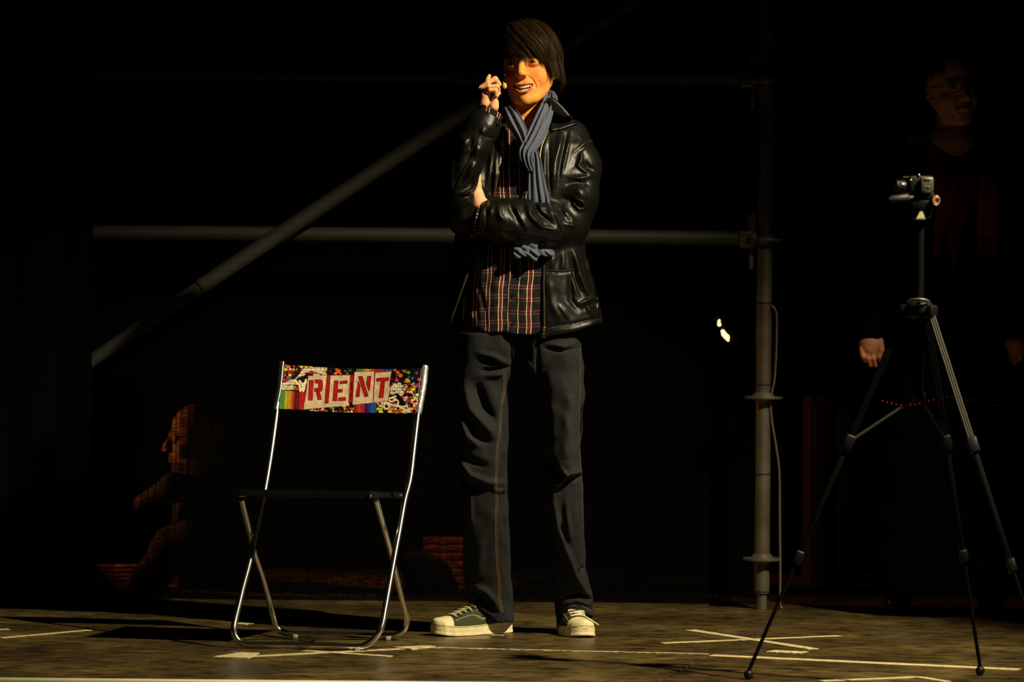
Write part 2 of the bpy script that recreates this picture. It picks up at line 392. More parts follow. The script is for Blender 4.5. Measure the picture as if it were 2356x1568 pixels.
# drapes and backdrop
def drape(name, p, q, z0, z1, amp, wl, m, parent=None, rows=6, th=0, seed=1):
    p = np.array(p, float); q = np.array(q, float); L_ = np.linalg.norm(q - p); n = int(L_ / wl * 8); nn = np.array([-(q - p)[1], (q - p)[0]]) / L_
    i = np.arange(n + 1); t = i / n; V = []
    ph = np.cumsum(np.random.default_rng(seed).uniform(.6, 1.4, n + 1)) * 2 * math.pi / 8
    for r in range(rows):
        z = z0 + (z1 - z0) * r / (rows - 1); a = amp * (1.15 - .5 * r / (rows - 1))
        V.append(np.concatenate([p + (q - p) * t[:, None] + nn * (a * np.sin(ph) + a * .4 * np.sin(ph * 2.3 + r * .1))[:, None], np.full((n + 1, 1), z)], 1))
    V = np.concatenate(V); r_, c_ = np.meshgrid(np.arange(rows - 1), np.arange(n), indexing='ij'); k = (r_ * (n + 1) + c_).ravel()
    return build(name, V, np.stack([k, k + 1, k + n + 2, k + n + 1], 1), m, parent)
tag(drape('wall_left', F(205, 1396)[:2], (-3.0, F(0, 1409)[1] - .2), -.001, 3.2, .012, .16, M['black_cloth']), 'black side drape left of the backdrop', kind='structure')
def gauze():
    m = bpy.data.materials.new('black_gauze'); m.use_nodes = True; nt = m.node_tree; b = nt.nodes['Principled BSDF']; L = nt.links.new
    b.inputs['Base Color'].default_value = (.0012, .0012, .0012, 1); b.inputs['Roughness'].default_value = 1; b.inputs['Specular IOR Level'].default_value = .02
    tc = nt.nodes.new('ShaderNodeTexCoord'); out = None
    for st in ((260, 30, 1), (30, 30, 330)):
        mp = nt.nodes.new('ShaderNodeMapping'); mp.inputs['Scale'].default_value = st
        n = nt.nodes.new('ShaderNodeTexNoise'); n.inputs['Scale'].default_value = 1.0; n.inputs['Detail'].default_value = 3
        L(tc.outputs['Object'], mp.inputs[0]); L(mp.outputs[0], n.inputs[0])
        r = nt.nodes.new('ShaderNodeValToRGB'); r.color_ramp.elements[0].position = .40; r.color_ramp.elements[1].position = .62
        r.color_ramp.elements[0].color = (.08, .08, .08, 1); r.color_ramp.elements[1].color = (.68, .68, .68, 1); L(n.outputs[0], r.inputs[0])
        if out is None: out = r.outputs[0]
        else:
            mu = nt.nodes.new('ShaderNodeMath'); mu.operation = 'MULTIPLY'; L(out, mu.inputs[0]); L(r.outputs[0], mu.inputs[1]); out = mu.outputs[0]
    s = nt.nodes.new('ShaderNodeMath'); s.operation = 'SUBTRACT'; s.inputs[0].default_value = 1; L(out, s.inputs[1])
    L(s.outputs[0], b.inputs['Alpha']); return m
M['gauze'] = gauze()
WALL = 10.83
tag(drape('wall_back', (-2.2, WALL), (0.80, WALL), -.001, 3.0, .004, .5, M['gauze']), 'black gauze backdrop behind the scaffold', kind='structure')
tag(drape('wall_backstage', (-4, 12.3), (4.5, 12.3), -.02, 3.2, .03, .3, M['black_cloth']), 'black drape far behind', kind='structure')
# ---------------------------------------------------------------- scaffold
PD = FPX / 734.0
pole = empty('scaffold_post', W(1752, 1394, PD) * [1, 1, 0]); bx, by = pole.location.x, pole.location.y
tag(pole, 'upright galvanised scaffold post right of the boy', 'scaffold pole')
mb = MB(); zt = 2.4
prof = [(.0242, 0), (.0242, .5 * .9)]
mb.lathe((bx, by, 0.05), [(.0242, 0), (.0242, zt)], n=24); mb.lathe((bx, by, 0), [(.017, 0), (.017, .06)], n=20)
mb.build('tube', M['galv'], pole)
def pole_z(py): return W(1752, py, PD)[2]
for py in (185, 553, 915, 1286):
    mb = MB(); z = pole_z(py); mb.lathe((bx, by, z - .004), [(.026, -.008), (.030, 0), (.060, .001), (.061, .005), (.060, .009), (.036, .010), (.027, .022)], n=28)
    mb.build('rosette', M['galv'], pole)
for py in (697, 885, 1090, 1360):
    mb = MB(); z = pole_z(py); mb.lathe((bx, by, z), [(.0247, -.0018), (.0256, -.001), (.0256, .001), (.0247, .0018)], n=24)
    mb.build('cable_tie', M['black_plastic'], pole)
def ledger(py_l, py_r, pxl, z, label):
    o = empty('scaffold_ledger', (bx, by, z)); tag(o, label, 'scaffold pole', 'horizontal scaffold tubes')
    xl = W(pxl, py_l, PD)[0] - .25
    mb = MB().tube([(xl, by, z + .006), (bx - .083, by, z + .006)], .0242, 24); mb.build('tube', M['shaded_galv'], o)
    mb = MB(); mb.box((bx - .058, by, z + .004), (.05, .036, .055), bev=.008); mb.box((bx - .04, by, z + .004), (.03, .05, .034), bev=.006); mb.build('coupling_head', M['galv'], o)
    mb = MB(); mb.box((bx - .042, by, z + .030), (.026, .008, .110), bev=.002); mb.box((bx - .042, by, z - .045), (.014, .0079, .09), bev=.002); mb.box((bx - .042, by, z + .018), (.034, .014, .02), bev=.003); mb.build('wedge', M['galv'], o)
ledger(538, 553, 205, pole_z(553), 'lower horizontal scaffold tube behind the boy at elbow height')
ledger(172, 185, 185, pole_z(185), 'upper horizontal scaffold tube behind the boy at face height')
o = empty('scaffold_brace', W(470, 660, PD - .12)); tag(o, 'diagonal scaffold brace rising from lower left to upper right', 'scaffold pole')
pts = [W(200, 832, PD - .14), W(460, 660, PD - .14), W(1110, 230, PD - .10), W(1450, -8, PD - .08), W(1800, -230, PD - .08)]
MB().tube([W(462, 659, PD - .12), W(1110, 229, PD - .10), W(1460, -3, PD - .08), W(1700, -162, PD - .08)], .0242, 20).build('tube', M['shaded_galv'], o)
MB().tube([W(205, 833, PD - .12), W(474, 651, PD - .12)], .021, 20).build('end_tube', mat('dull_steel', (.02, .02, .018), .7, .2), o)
thin = mat('dark_rod', (.02, .017, .012), .5, .2)
xb = empty('cross_brace', W(450, 330, 11.9)); tag(xb, 'thin dark crossed brace rods in the upper left of the picture', 'brace')
for a_, b_, r in ((W(292, 90, 11.9), W(525, 468, 11.9), .006), (W(325, 120, 11.92), W(541, 474, 11.92), .006), (W(306, 482, 11.94), W(516, 236, 11.94), .005)):
    o = MB().tube([a_, (a_ + b_) / 2, b_], r, 10).build('rod', thin, xb)
    for e, s_ in ((a_, 1), (b_, -1)):
        d = (b_ - a_) / np.linalg.norm(b_ - a_) * s_; MB().tube([e - d * .012, e + d * .03], r * 1.7, 10).build('end_fitting', thin, o)
MB().tube([W(421, 328, 11.87), W(421, 328, 11.97)], .010, 12).build('bolt', thin, xb)
# hanging cable beside the post
pts = [W(x, y, PD - .02) for x, y in ((1776, 702), (1783, 712), (1787, 730), (1786, 800), (1782, 870), (1774, 915), (1775, 960), (1786, 1030), (1793, 1090), (1794, 1200), (1795, 1300), (1795, 1386), (1800, 1394))]
pts[-1][2] = .004
mb = MB().tube(spline(pts, 6), .0035, 8); tag(mb.build('cable', mat('grey_cable', (.12, .10, .07), .5)), 'thin grey cable hanging along the right of the post', 'cable')
# bright glints left of the post, made up as small glowing shapes
lp = empty('bright_glints', W(1662, 760, 10.95)); tag(lp, 'two small glowing shapes added for bright glints left of the scaffold post', 'glint')
def leaf(pts, D, th, name, m):
    P = [W(x, y, D) for x, y in pts]; n = len(P); c = np.mean(P, 0)
    V = [p + np.array([0, th * .2, 0]) for p in P] + [c + (p - c) * .8 - np.array([0, th, 0]) for p in P]; 
    build(name, V, [tuple(range(n))[::-1], tuple(range(n, 2 * n))] + [(i, (i + 1) % n, n + (i + 1) % n, n + i) for i in range(n)], m, lp)
glow = mat('glint_glow', (1, .8, .5), .4, emit=((1, .72, .38), 1.6))
leaf([(1651, 738), (1655, 733), (1658, 736), (1657, 740), (1660, 746), (1658, 750), (1654, 751), (1650, 748)], 10.78, .006, 'glint_shape', glow)
leaf([(1658, 760), (1662, 757), (1666, 758), (1671, 765), (1677, 770), (1679, 774), (1678, 784), (1675, 786), (1667, 779), (1660, 771)], 10.78, .006, 'glint_shape', glow)
mb = MB(); a = W(1648, 728, 10.81); b_ = W(1690, 792, 10.81); mb.tube([a, b_], .018, 14); mb.build('glint_backing', M['black_plastic'], lp)
# things behind the gauze on the right
mb = MB(); a = W(1865, 910, 11.8); b_ = W(1980, 1400, 11.8); cx, cz = (a[0] + b_[0]) / 2, (a[2]) / 2
wood = mat('dark_wood', (.016, .009, .004), .7, noise=(20, (.010, .005, .002), .3, (1, 1, .1)), spec=.1)
cab = empty('wooden_cabinet', (cx, 11.9, 0)); tag(cab, 'dark brown wooden cabinet behind the left tripod leg', 'cabinet')
MB().box((cx, 11.95, cz / 1), (b_[0] - a[0], .3, a[2]), bev=.004).build('body', wood, cab)
for k in (-1, 1): MB().box((cx + k * .04, 11.79, cz), (.074, .016, a[2] - .06), bev=.003).build('door', wood, cab)
# ---------------------------------------------------------------- folding chair
ch = empty('folding_chair', F(710, 1492)); tag(ch, 'chrome folding chair with black seat and graffiti print backrest', 'chair')
def DB(x, y):                                             # back frame depth: leans back as it rises
    s = (x - 540) / 340.; base = 9.14 - .07 * min(max(s, 0), 1.2); return base + max(0, (1450 - y)) / 610. * .36
def DR(x, y):                                             # rear frame depth: comes forward as it rises
    s = (x - 630) / 300.; base = 9.47 - .06 * min(max(s, 0), 1); return base - max(0, (1440 - y)) / 300. * .29
bf = [(650, 838), (643, 893), (636.4, 944.5), (622.7, 1046), (609.7, 1124), (600, 1170), (578, 1277), (559, 1350), (549.7, 1389), (541, 1425), (538, 1443), (540, 1460), (550, 1474), (566, 1480), (590, 1481.5), (700, 1484), (815, 1487), (840, 1483), (860, 1470), (873, 1452), (880, 1432), (885.6, 1402), (908, 1277), (918, 1224), (931, 1151), (943.6, 1100), (953, 1022), (961, 954), (968, 905), (976, 848)]
P = spline([W(x, y, DB(x, y)) for x, y in bf], 5)
MB().tube(P, .0087, 16).build('back_frame', M['chrome'], ch)
rf = [(556, 1148), (578, 1238), (586, 1274), (604.6, 1329), (622, 1392), (629, 1420), (634, 1437), (643, 1449), (657, 1455), (675, 1457), (780, 1459), (890, 1462), (912, 1459), (928, 1450), (935, 1436), (934, 1415), (920, 1357), (908, 1308), (901, 1277), (887, 1224.6), (865, 1150)]
MB().tube(spline([W(x, y, DR(x, y)) for x, y in rf], 5), .0083, 16).build('rear_frame', M['chrome'], ch)
for (x, y, D) in ((575, 1481, 9.14), (822, 1487, 9.075), (680, 1457, 9.46), (893, 1462, 9.41)):
    p = W(x, y, D); MB().box((p[0], p[1], p[2] * .45), (.014, .02, p[2] * .9), bev=.002).build('rubber_foot', M['rubber'], ch)
for x, y in ((582, 1275), (905, 1277)):
    a = W(x, y, DB(x, y) - .006); b_ = W(x, y, DR(x, y) + .012); MB().tube([a, b_], .004, 10).build('rivet', M['chrome'], ch)
# seat with rounded front edge
fl, fr_, br, bl = W(550, 1133, 9.16), W(852, 1137, 9.08), W(930, 1139, 9.42), W(612, 1133, 9.49)
mb = MB(); n = 10; V = []
th = .0095
for i in range(n + 1):
    t = i / n; a = fl + (bl - fl) * t; b_ = fr_ + (br - fr_) * t; dz = -.004 * math.sin(math.pi * t)
    e = (b_ - a) / np.linalg.norm(b_ - a)
    for q, z in ((a, th * .4), (a + e * .006, th), ((a + b_) / 2, th), (b_ - e * .006, th), (b_, th * .4), (b_, -th * .7), (b_ - e * .008, -th), (a + e * .008, -th), (a, -th * .7)):
        V.append(q + np.array([0, 0, z + (dz if z > 0 else 0)]))
k = 9; Fc = [(i * k + j, i * k + (j + 1) % k, (i + 1) * k + (j + 1) % k, (i + 1) * k + j) for i in range(n) for j in range(k)] + [tuple(range(k))[::-1], tuple(range(n * k, n * k + k))]
mb.add(V, Fc); seat = mb.build('seat', M['black_plastic'], ch)
p = W(857, 1138, 9.075); MB().tube([p + [0, -.004, 0], p + [0, .012, 0]], .0085, 16).build('hinge_socket', mat('socket', (.002, .002, .002), .6), ch)
p = W(852, 1141, 9.07); MB().sphere(p, (.0028, .003, .004), 10, 8).build('tube_end_glint', M['chrome'], ch)  # chrome bead added as the highlight on the tube's end
for x, y in ((556, 1140), (925, 1139)):
    p = W(x, y, 9.17 if x < 600 else 9.40); MB().tube([p + [-.006, 0, 0], p + [.010, 0, 0]], .0032, 10).build('pivot_pin', M['chrome'], ch)
# backrest cover: printed cloth, painted per vertex in the print's own frame
NU, NV = 640, 210
u, v = np.meshgrid(np.linspace(0, 1, NU), np.linspace(0, 1, NV))
u = u.ravel(); v = v.ravel()
top = np.stack([165 + (2212 - 165) * u, 98 + (160 - 98) * u + 42 * np.sin(np.pi * u) ** .8 - 8 * np.exp(-(u / .015) ** 2)], 1)
bot = np.stack([72 + (2122 - 72) * u, 745 + (815 - 745) * u + 14 * np.sin(np.pi * u)], 1)
cr = top * (1 - v)[:, None] + bot * v[:, None]; cx, cy = cr[:, 0], cr[:, 1]
col = np.tile(np.array(lin(14, 11, 10)), (len(cx), 1))
def inpoly(poly, X=None, Y=None):
    X = cx if X is None else X; Y = cy if Y is None else Y
    r = np.zeros(len(X), bool); n = len(poly)
    for i in range(n):
        x1, y1 = poly[i]; x2, y2 = poly[(i + 1) % n]
        if y1 == y2: continue
        m = ((y1 > Y) != (y2 > Y)) & (X < (x2 - x1) * (Y - y1) / (y2 - y1) + x1); r ^= m
    return r
def segd(pts):
    b_ = np.full(len(cx), 1e9)
    for i in range(len(pts) - 1):
        ax, ay = pts[i]; dx, dy = pts[i + 1][0] - ax, pts[i + 1][1] - ay
        t = np.clip(((cx - ax) * dx + (cy - ay) * dy) / (dx * dx + dy * dy), 0, 1); b_ = np.minimum(b_, np.hypot(cx - ax - t * dx, cy - ay - t * dy))
    return b_
def vn(X, Y, s, seed):                                    # smooth value noise
    r = np.random.default_rng(seed); T = r.random((64, 64)); x = X / s; y = Y / s
    xi = np.floor(x).astype(int); yi = np.floor(y).astype(int); fx = x - xi; fy = y - yi; fx = fx * fx * (3 - 2 * fx); fy = fy * fy * (3 - 2 * fy)
    g_ = lambda a, b_: T[a % 64, b_ % 64]
    return (g_(xi, yi) * (1 - fx) + g_(xi + 1, yi) * fx) * (1 - fy) + (g_(xi, yi + 1) * (1 - fx) + g_(xi + 1, yi + 1) * fx) * fy
pal = [lin(*c) for c in ((225, 215, 190), (190, 30, 40), (225, 205, 50), (15, 12, 12), (215, 110, 35), (60, 110, 180), (200, 50, 70), (150, 165, 60), (15, 12, 12))]
def bricks(mask, seed, pals, bw=66, bh=40):
    row = np.floor(cy / bh).astype(int)
    ax = cx + (row % 2) * bw / 2
    n1 = vn(cx + 500, cy, 46, seed); n2 = vn(cx, cy + 900, 25, seed + 1)
    cell = np.random.default_rng(seed).integers(0, len(pals), (64, 64))[row % 64, np.floor(ax / bw).astype(int) % 64]
    idx = np.where(n1 > .58, (cell + 1) % len(pals), np.where(n2 > .68, (cell + 3) % len(pals), cell))
    c = np.array(pals)[idx]; mort = (np.mod(ax, bw) < 6) | (np.mod(cy, bh) < 6)
    c = np.where(mort[:, None], np.array(lin(10, 8, 8)), c); col[mask] = c[mask]
Wt = lin(232, 216, 184); K = lin(12, 10, 10)
mA = inpoly([(150, 110), (640, 140), (560, 250), (420, 320), (480, 480), (130, 470)])
bricks(mA, 5, [pal[1], pal[2], pal[5], pal[3], pal[1], pal[0], pal[4], pal[3]])
bricks(inpoly([(1720, 400), (2170, 380), (2130, 810), (1880, 800), (1880, 560), (1720, 520)]), 11, [pal[1], pal[2], pal[3], pal[6], pal[5], pal[3], pal[1], pal[0]])
bricks(inpoly([(560, 752), (800, 722), (1215, 680), (1215, 800), (560, 790)]), 17, [pal[0], pal[3], pal[2], pal[3], pal[6], pal[0]])
bricks(inpoly([(1515, 655), (1720, 600), (1930, 700), (1960, 812), (1515, 800)]), 23, [pal[2], pal[0], pal[4], pal[3], pal[2], pal[1], pal[3]])
bricks(inpoly([(560, 150), (830, 150), (800, 250), (700, 240)]), 31, [pal[0], pal[2], pal[0], pal[1], pal[7]])
def paint(mask, c): col[mask] = c
for pts, w in (([(160, 440), (330, 440)], 22), ([(200, 400), (400, 330)], 26), ([(400, 325), (500, 195), (760, 190)], 26), ([(690, 215), (800, 250)], 18), ([(1740, 470), (1790, 405), (1830, 500)], 26), ([(1850, 400), (1860, 530)], 32), ([(1740, 520), (1900, 520)], 20)):
    m = segd(pts) < w; row = np.floor(cy / 40).astype(int); mort = (np.mod(cx + (row % 2) * 33, 66) < 5) | (np.mod(cy, 40) < 5)
    paint(m, Wt); paint(m & mort, K)
paint(segd([(420, 330), (640, 260)]) < 34, K)
paint(inpoly([(400, 335), (600, 195), (690, 262), (560, 300)]), K); paint(inpoly([(530, 235), (600, 195), (680, 240), (560, 245)]), lin(170, 40, 25))
for pts in ([(380, 350), (430, 400), (440, 490)], [(430, 345), (470, 400), (480, 490)], [(520, 330), (500, 420), (490, 480)], [(470, 400), (520, 360)]): paint(segd(pts) < 15, Wt)
def rainbow(poly, x0, x1, stops, sh=0.0, seed=1):
    m = inpoly(poly); X = cx - (cy - 480) * sh; t = np.clip((X - x0) / (x1 - x0), 0, 1); ps = [s[0] for s in stops]; cs = np.array([lin(*s[1]) for s in stops])
    c = np.stack([np.interp(t, ps, cs[:, i]) for i in range(3)], 1)
    st = np.random.default_rng(seed).uniform(.15, 1.15, 400)[np.clip((X / 7).astype(int), 0, 399)]; col[m] = (c * np.minimum(st, 1)[:, None])[m]
rainbow([(125, 475), (522, 508), (488, 752), (95, 742)], 110, 520, [(0, (25, 90, 60)), (.14, (60, 150, 70)), (.28, (150, 175, 60)), (.36, (235, 205, 40)), (.5, (230, 120, 30)), (.62, (130, 20, 20)), (.75, (120, 15, 20)), (.85, (210, 45, 40)), (1, (190, 20, 50))], -.06)
rainbow([(1240, 165), (1760, 175), (1740, 240), (1240, 225)], 1240, 1750, [(0, (40, 110, 60)), (.15, (130, 160, 60)), (.3, (230, 190, 40)), (.42, (220, 90, 30)), (.6, (180, 25, 40)), (.75, (110, 60, 140)), (1, (40, 80, 190))], 0, 4)
rainbow([(1205, 690), (1540, 655), (1520, 800), (1200, 795)], 1205, 1520, [(0, (140, 40, 30)), (.25, (215, 70, 40)), (.4, (180, 30, 70)), (.55, (60, 20, 70)), (.7, (40, 70, 170)), (1, (50, 110, 210))], 0, 9)
for x, y, r, c in ((985, 208, 30, (225, 90, 35)), (955, 180, 20, (215, 70, 30)), (945, 238, 20, (235, 120, 40)), (1015, 242, 12, (220, 170, 40)), (1080, 205, 10, (200, 160, 40)), (905, 245, 8, (180, 30, 40)), (870, 205, 8, (200, 60, 30)), (1110, 240, 12, (190, 140, 40)), (1150, 190, 30, (35, 60, 40)),
                   (1830, 225, 26, (215, 80, 30)), (1870, 268, 28, (235, 105, 40)), (1815, 338, 26, (220, 50, 90)), (1985, 228, 22, (90, 165, 70)), (2100, 232, 20, (130, 40, 130)), (1990, 290, 22, (35, 80, 45)), (2042, 305, 16, (50, 120, 185)), (2130, 325, 22, (215, 50, 90)), (1965, 342, 32, (230, 150, 45)), (1990, 350, 20, (190, 170, 50)), (1920, 358, 10, (220, 60, 40)), (1820, 268, 9, (215, 60, 40)), (1812, 298, 9, (200, 50, 40)), (1935, 210, 26, (130, 80, 20)), (1790, 190, 22, (190, 100, 20)), (2055, 380, 16, (70, 150, 130)), (1760, 380, 10, (200, 50, 60)), (1750, 315, 7, (190, 40, 60)), (1905, 200, 12, (190, 130, 20))):
    paint(np.hypot(cx - x, cy - y) < r, lin(*c))
paint(inpoly([(1700, 560), (1830, 520), (1900, 600), (1960, 700), (1900, 700), (1760, 640)]), K)
for pts, w in (([(1640, 660), (1700, 600), (1800, 565)], 13), ([(1700, 620), (1740, 640), (1800, 620), (1760, 590)], 11), ([(1650, 640), (1750, 690), (1890, 720), (1960, 700)], 12), ([(1840, 700), (1900, 740), (1960, 760)], 11), ([(1800, 600), (1840, 640), (1830, 690)], 10), ([(1950, 690), (1990, 770)], 8)): paint(segd(pts) < w, Wt)
rg = np.hypot((cx - 1672) / 1.0, cy - 705); paint(rg < 46, Wt); paint(rg < 27, K); paint(np.hypot(cx - 1685, cy - 695) < 8, Wt)
for pts, w in (([(780, 740), (850, 735), (900, 770)], 9), ([(930, 780), (1000, 730), (980, 775)], 9), ([(1040, 720), (1060, 780), (1120, 770)], 9), ([(860, 765), (900, 735)], 8), ([(960, 745), (1060, 785)], 6), ([(1110, 720), (1150, 780)], 9)): paint(segd(pts) < w, K)
pa = np.array(lin(226, 200, 166)); pn = vn(cx, cy, 60, 41) * .35 + vn(cx, cy, 12, 42) * .12 + .62
papers = ([(552, 272), (620, 270), (622, 240), (722, 240), (724, 264), (822, 262), (800, 500), (790, 650), (802, 722), (488, 752)], [(868, 266), (1156, 260), (1130, 640), (1140, 692), (800, 724), (795, 660), (838, 660)], [(1210, 216), (1500, 206), (1476, 655), (1188, 686), (1180, 650)], [(1508, 226), (1742, 208), (1712, 400), (1722, 470), (1690, 632), (1480, 656)])
for P_ in papers:
    m = inpoly(P_); col[m] = pa * pn[m][:, None]
    edge = (segd(P_ + [P_[0]]) < 5) & (cy < 640); paint(edge, lin(160, 30, 20))
red = np.array(lin(178, 24, 14)); rn = .75 + .45 * vn(cx, cy, 22, 77)
reds = ([(822, 262), (870, 262), (838, 664), (788, 666)], [(1156, 258), (1188, 262), (1180, 652), (1128, 652)], [(1186, 262), (1206, 262), (1186, 640), (1176, 640)],
        [(568, 338), (628, 335), (612, 622), (552, 622)], [(650, 330), (742, 330), (758, 348), (756, 462), (744, 490), (716, 502), (744, 612), (688, 616), (666, 500), (638, 498), (640, 452), (688, 450), (696, 440), (698, 380), (650, 376)],
        [(922, 345), (978, 345), (970, 465), (1042, 465), (1040, 508), (968, 510), (962, 630), (903, 630)], [(1005, 350), (1110, 342), (1106, 382), (1003, 388)], [(985, 585), (1088, 580), (1085, 625), (982, 630)],
        [(1268, 350), (1296, 420), (1280, 570), (1228, 573)], [(1265, 283), (1325, 280), (1409, 565), (1356, 571)], [(1398, 282), (1447, 280), (1430, 460), (1414, 492), (1382, 400)],
        [(1530, 308), (1706, 297), (1700, 345), (1525, 352)], [(1590, 350), (1647, 345), (1620, 585), (1560, 590)])
for P_ in reds:
    m = inpoly(P_); col[m] = red * rn[m][:, None]; paint(segd(P_ + [P_[0]]) < 4, lin(95, 12, 8))
paint(inpoly([(1170, 330), (1186, 330), (1164, 610), (1150, 610)]) & (vn(cx, cy, 14, 3) > .4), K)
px_ = 620 + cx / 6.2; py_ = 820 + cy / 6.2
bow = .022 * np.sin(np.pi * u)
Dv = np.array([DB(a, b_) for a, b_ in zip(px_, py_)]) + bow - .0095 + .011 * (np.exp(-(u / .012) ** 2) + np.exp(-((1 - u) / .012) ** 2))
crk = .0004 * np.sin(u * 90 + 3 * np.sin(v * 9)) * np.sin(v * 14)
V = np.array([W(a, b_, d) for a, b_, d in zip(px_, py_, Dv + crk)])
nV = len(V); r_, c_ = np.meshgrid(np.arange(NV - 1), np.arange(NU - 1), indexing='ij'); k = (r_ * NU + c_).ravel()
Q = np.stack([k, k + NU, k + NU + 1, k + 1], 1)
cov = build('backrest_cover', V, Q, mat('printed_cloth', (1, 1, 1), .38, attr=1, spec=.35, bump=(300, .1)), ch, col=col)
tag(cov, 'backrest cover printed with graffiti and the word RENT')
V2 = V[::1].reshape(NV, NU, 3)[::6, ::8].reshape(-1, 3) + np.array([0, .021, 0]); nu = len(range(0, NU, 8)); nv = len(range(0, NV, 6))
r_, c_ = np.meshgrid(np.arange(nv - 1), np.arange(nu - 1), indexing='ij'); k = (r_ * nu + c_).ravel()
build('cover_back', V2, np.stack([k, k + 1, k + nu + 1, k + nu], 1), M['black_cloth'], ch)
# clear tape wrapped round the uprights
def wrap(path, r, name):
    P = spline([W(x, y, DB(x, y)) for x, y in path], 10); mb = MB(); rr = r * (1 + .07 * np.random.default_rng(4).uniform(-1, 1, len(P))); mb.tube(P, rr, 9)
    return mb.build(name, mat('clear_tape', (.75, .74, .66), .12, .75, bump=(220, .8)), ch)
wrap([(977.5, 843), (974, 880), (968, 915), (962, 951)], .0105, 'tape_wrap')
mb = MB(); mb.tube(spline([W(x, y, DB(x, y)) for x, y in ((649, 834), (643, 893), (633, 943))], 8), .0108, 12); mb.build('tape_wrap', mat('dark_sleeve', (.02, .02, .018), .25), ch)
# ---------------------------------------------------------------- people: head model in millimetres (x = image right, y = back, z = up)
def head_sdf(q, smile=True):
    s = q * np.array([-1, 1, 1], f32); a = q.copy(); a[:, 0] = np.abs(a[:, 0])        # a: mirrored half
    d = ell(q, (0, 12, 28), (73, 92, 84))
    d = smin(d, ell(q, (0, -21, -22), (63, 58, 66)), 24)
    d = smin(d, ell(q, (0, -30, -60), (52, 48, 50)), 22)
    d = smin(d, cap(a, (53, 6, -48), (23, -60, -99), 12, 14), 22)
    d = smin(d, sph(q, (0, -72, -102), 17.5), 20)
    d = smin(d, ell(a, (37, -54, -42), (23, 23, 23)), 16)
    d = smin(d, ell(q, (0, -70, -66), (32, 24, 24)), 16)
    d = smin(d, cap(a, (10, -82, 15), (42, -70, 12), 7, 6), 12)
    d = smax(d, -ell(a, (30, -96, 1), (17, 15, 8.5)), 10)
    d = smin(d, ell(a, (31, -71.5, -1), (15.2, 14.4, 13.8)), 5)
    slit = ell(a, (31, -88, -1.2), (13.2, 12, 2.9)); d = smax(d, -slit, 1.6)
    n = chain(q, [(0, -82, 8), (0, -96, -12), (0, -110, -30)], [7.2, 7.0, 8.0], 5)
    n = smin(n, ell(q, (0, -97, -26), (11.5, 11, 18)), 8)
    n = smin(n, ell(q, (0, -109, -35), (10.2, 8.6, 8.0)), 6); n = smin(n, ell(a, (11.6, -98, -38), (7.0, 9.5, 6.8)), 8)
    d = smin(d, n, 12)
    d = smax(d, -cap(a, (5.8, -112, -47), (6.5, -101, -37), 2.9, 2.6), 2)
    zc = q.copy(); zc[:, 2] = q[:, 2] - 0.012 * q[:, 0] ** 2
    if smile:
        d = smax(d, -cap(a, (17, -98, -40), (34, -82, -62), 1.8, 1.4), 6)
        d = smax(d, -ell(zc, (0, -90, -74), (27, 24, 8.4)), 2.5)
        up = chain(a, [(0, -96.5, -63.5), (9, -95.5, -63), (20, -89, -62), (29, -79, -61)], [2.0, 2.2, 1.8, 1.3], 2)
        lo = chain(a, [(0, -93.5, -86), (10, -92, -84), (20, -86, -75), (29, -79, -62)], [3.4, 3.2, 2.6, 1.3], 2)
    else:
        up = chain(a, [(0, -96, -66), (9, -95, -65.5), (24, -87, -69)], [3.2, 3.2, 1.8], 2)
        lo = chain(a, [(0, -95, -74), (9, -94, -73.5), (24, -87, -70)], [4.2, 4, 1.8], 2)
    d = smin(d, up, 2.5); d = smin(d, lo, 3)
    d = smax(d, -ell(q, (0, -99, -93), (12, 5, 4)), 8)                              # crease under the lower lip
    if smile is not None:
        fr_ = (q[:, 1] < -35)
        for PL, w, h in (([(15, -41), (25, -49), (31, -60), (33, -72)], 2.6, 2.6 if smile else .8), ([(20, -14), (31, -17), (43, -13)], 1.6, .7), ([(19, 10), (31, 14), (44, 9)], 1.5, .8), ([(0, -50), (0, -59)], 2.4, .8)):
            b_ = np.full(len(q), 1e9, f32)
            for i in range(len(PL) - 1):
                dx = PL[i + 1][0] - PL[i][0]; dz = PL[i + 1][1] - PL[i][1]; t = np.clip(((a[:, 0] - PL[i][0]) * dx + (q[:, 2] - PL[i][1]) * dz) / (dx * dx + dz * dz), 0, 1)
                b_ = np.minimum(b_, np.hypot(a[:, 0] - PL[i][0] - t * dx, q[:, 2] - PL[i][1] - t * dz))
            d = d + (h * np.exp(-(b_ / w) ** 2) * fr_).astype(f32)
    e = ell(a, (72, 16, -12), (6, 15, 26)); e = smax(e, -ell(a, (79, 12, -9), (6, 9, 17)), 4); d = smin(d, e, 4)
    d = smin(d, sph(a, (70, 4, -38), 6.5), 4)
    return d
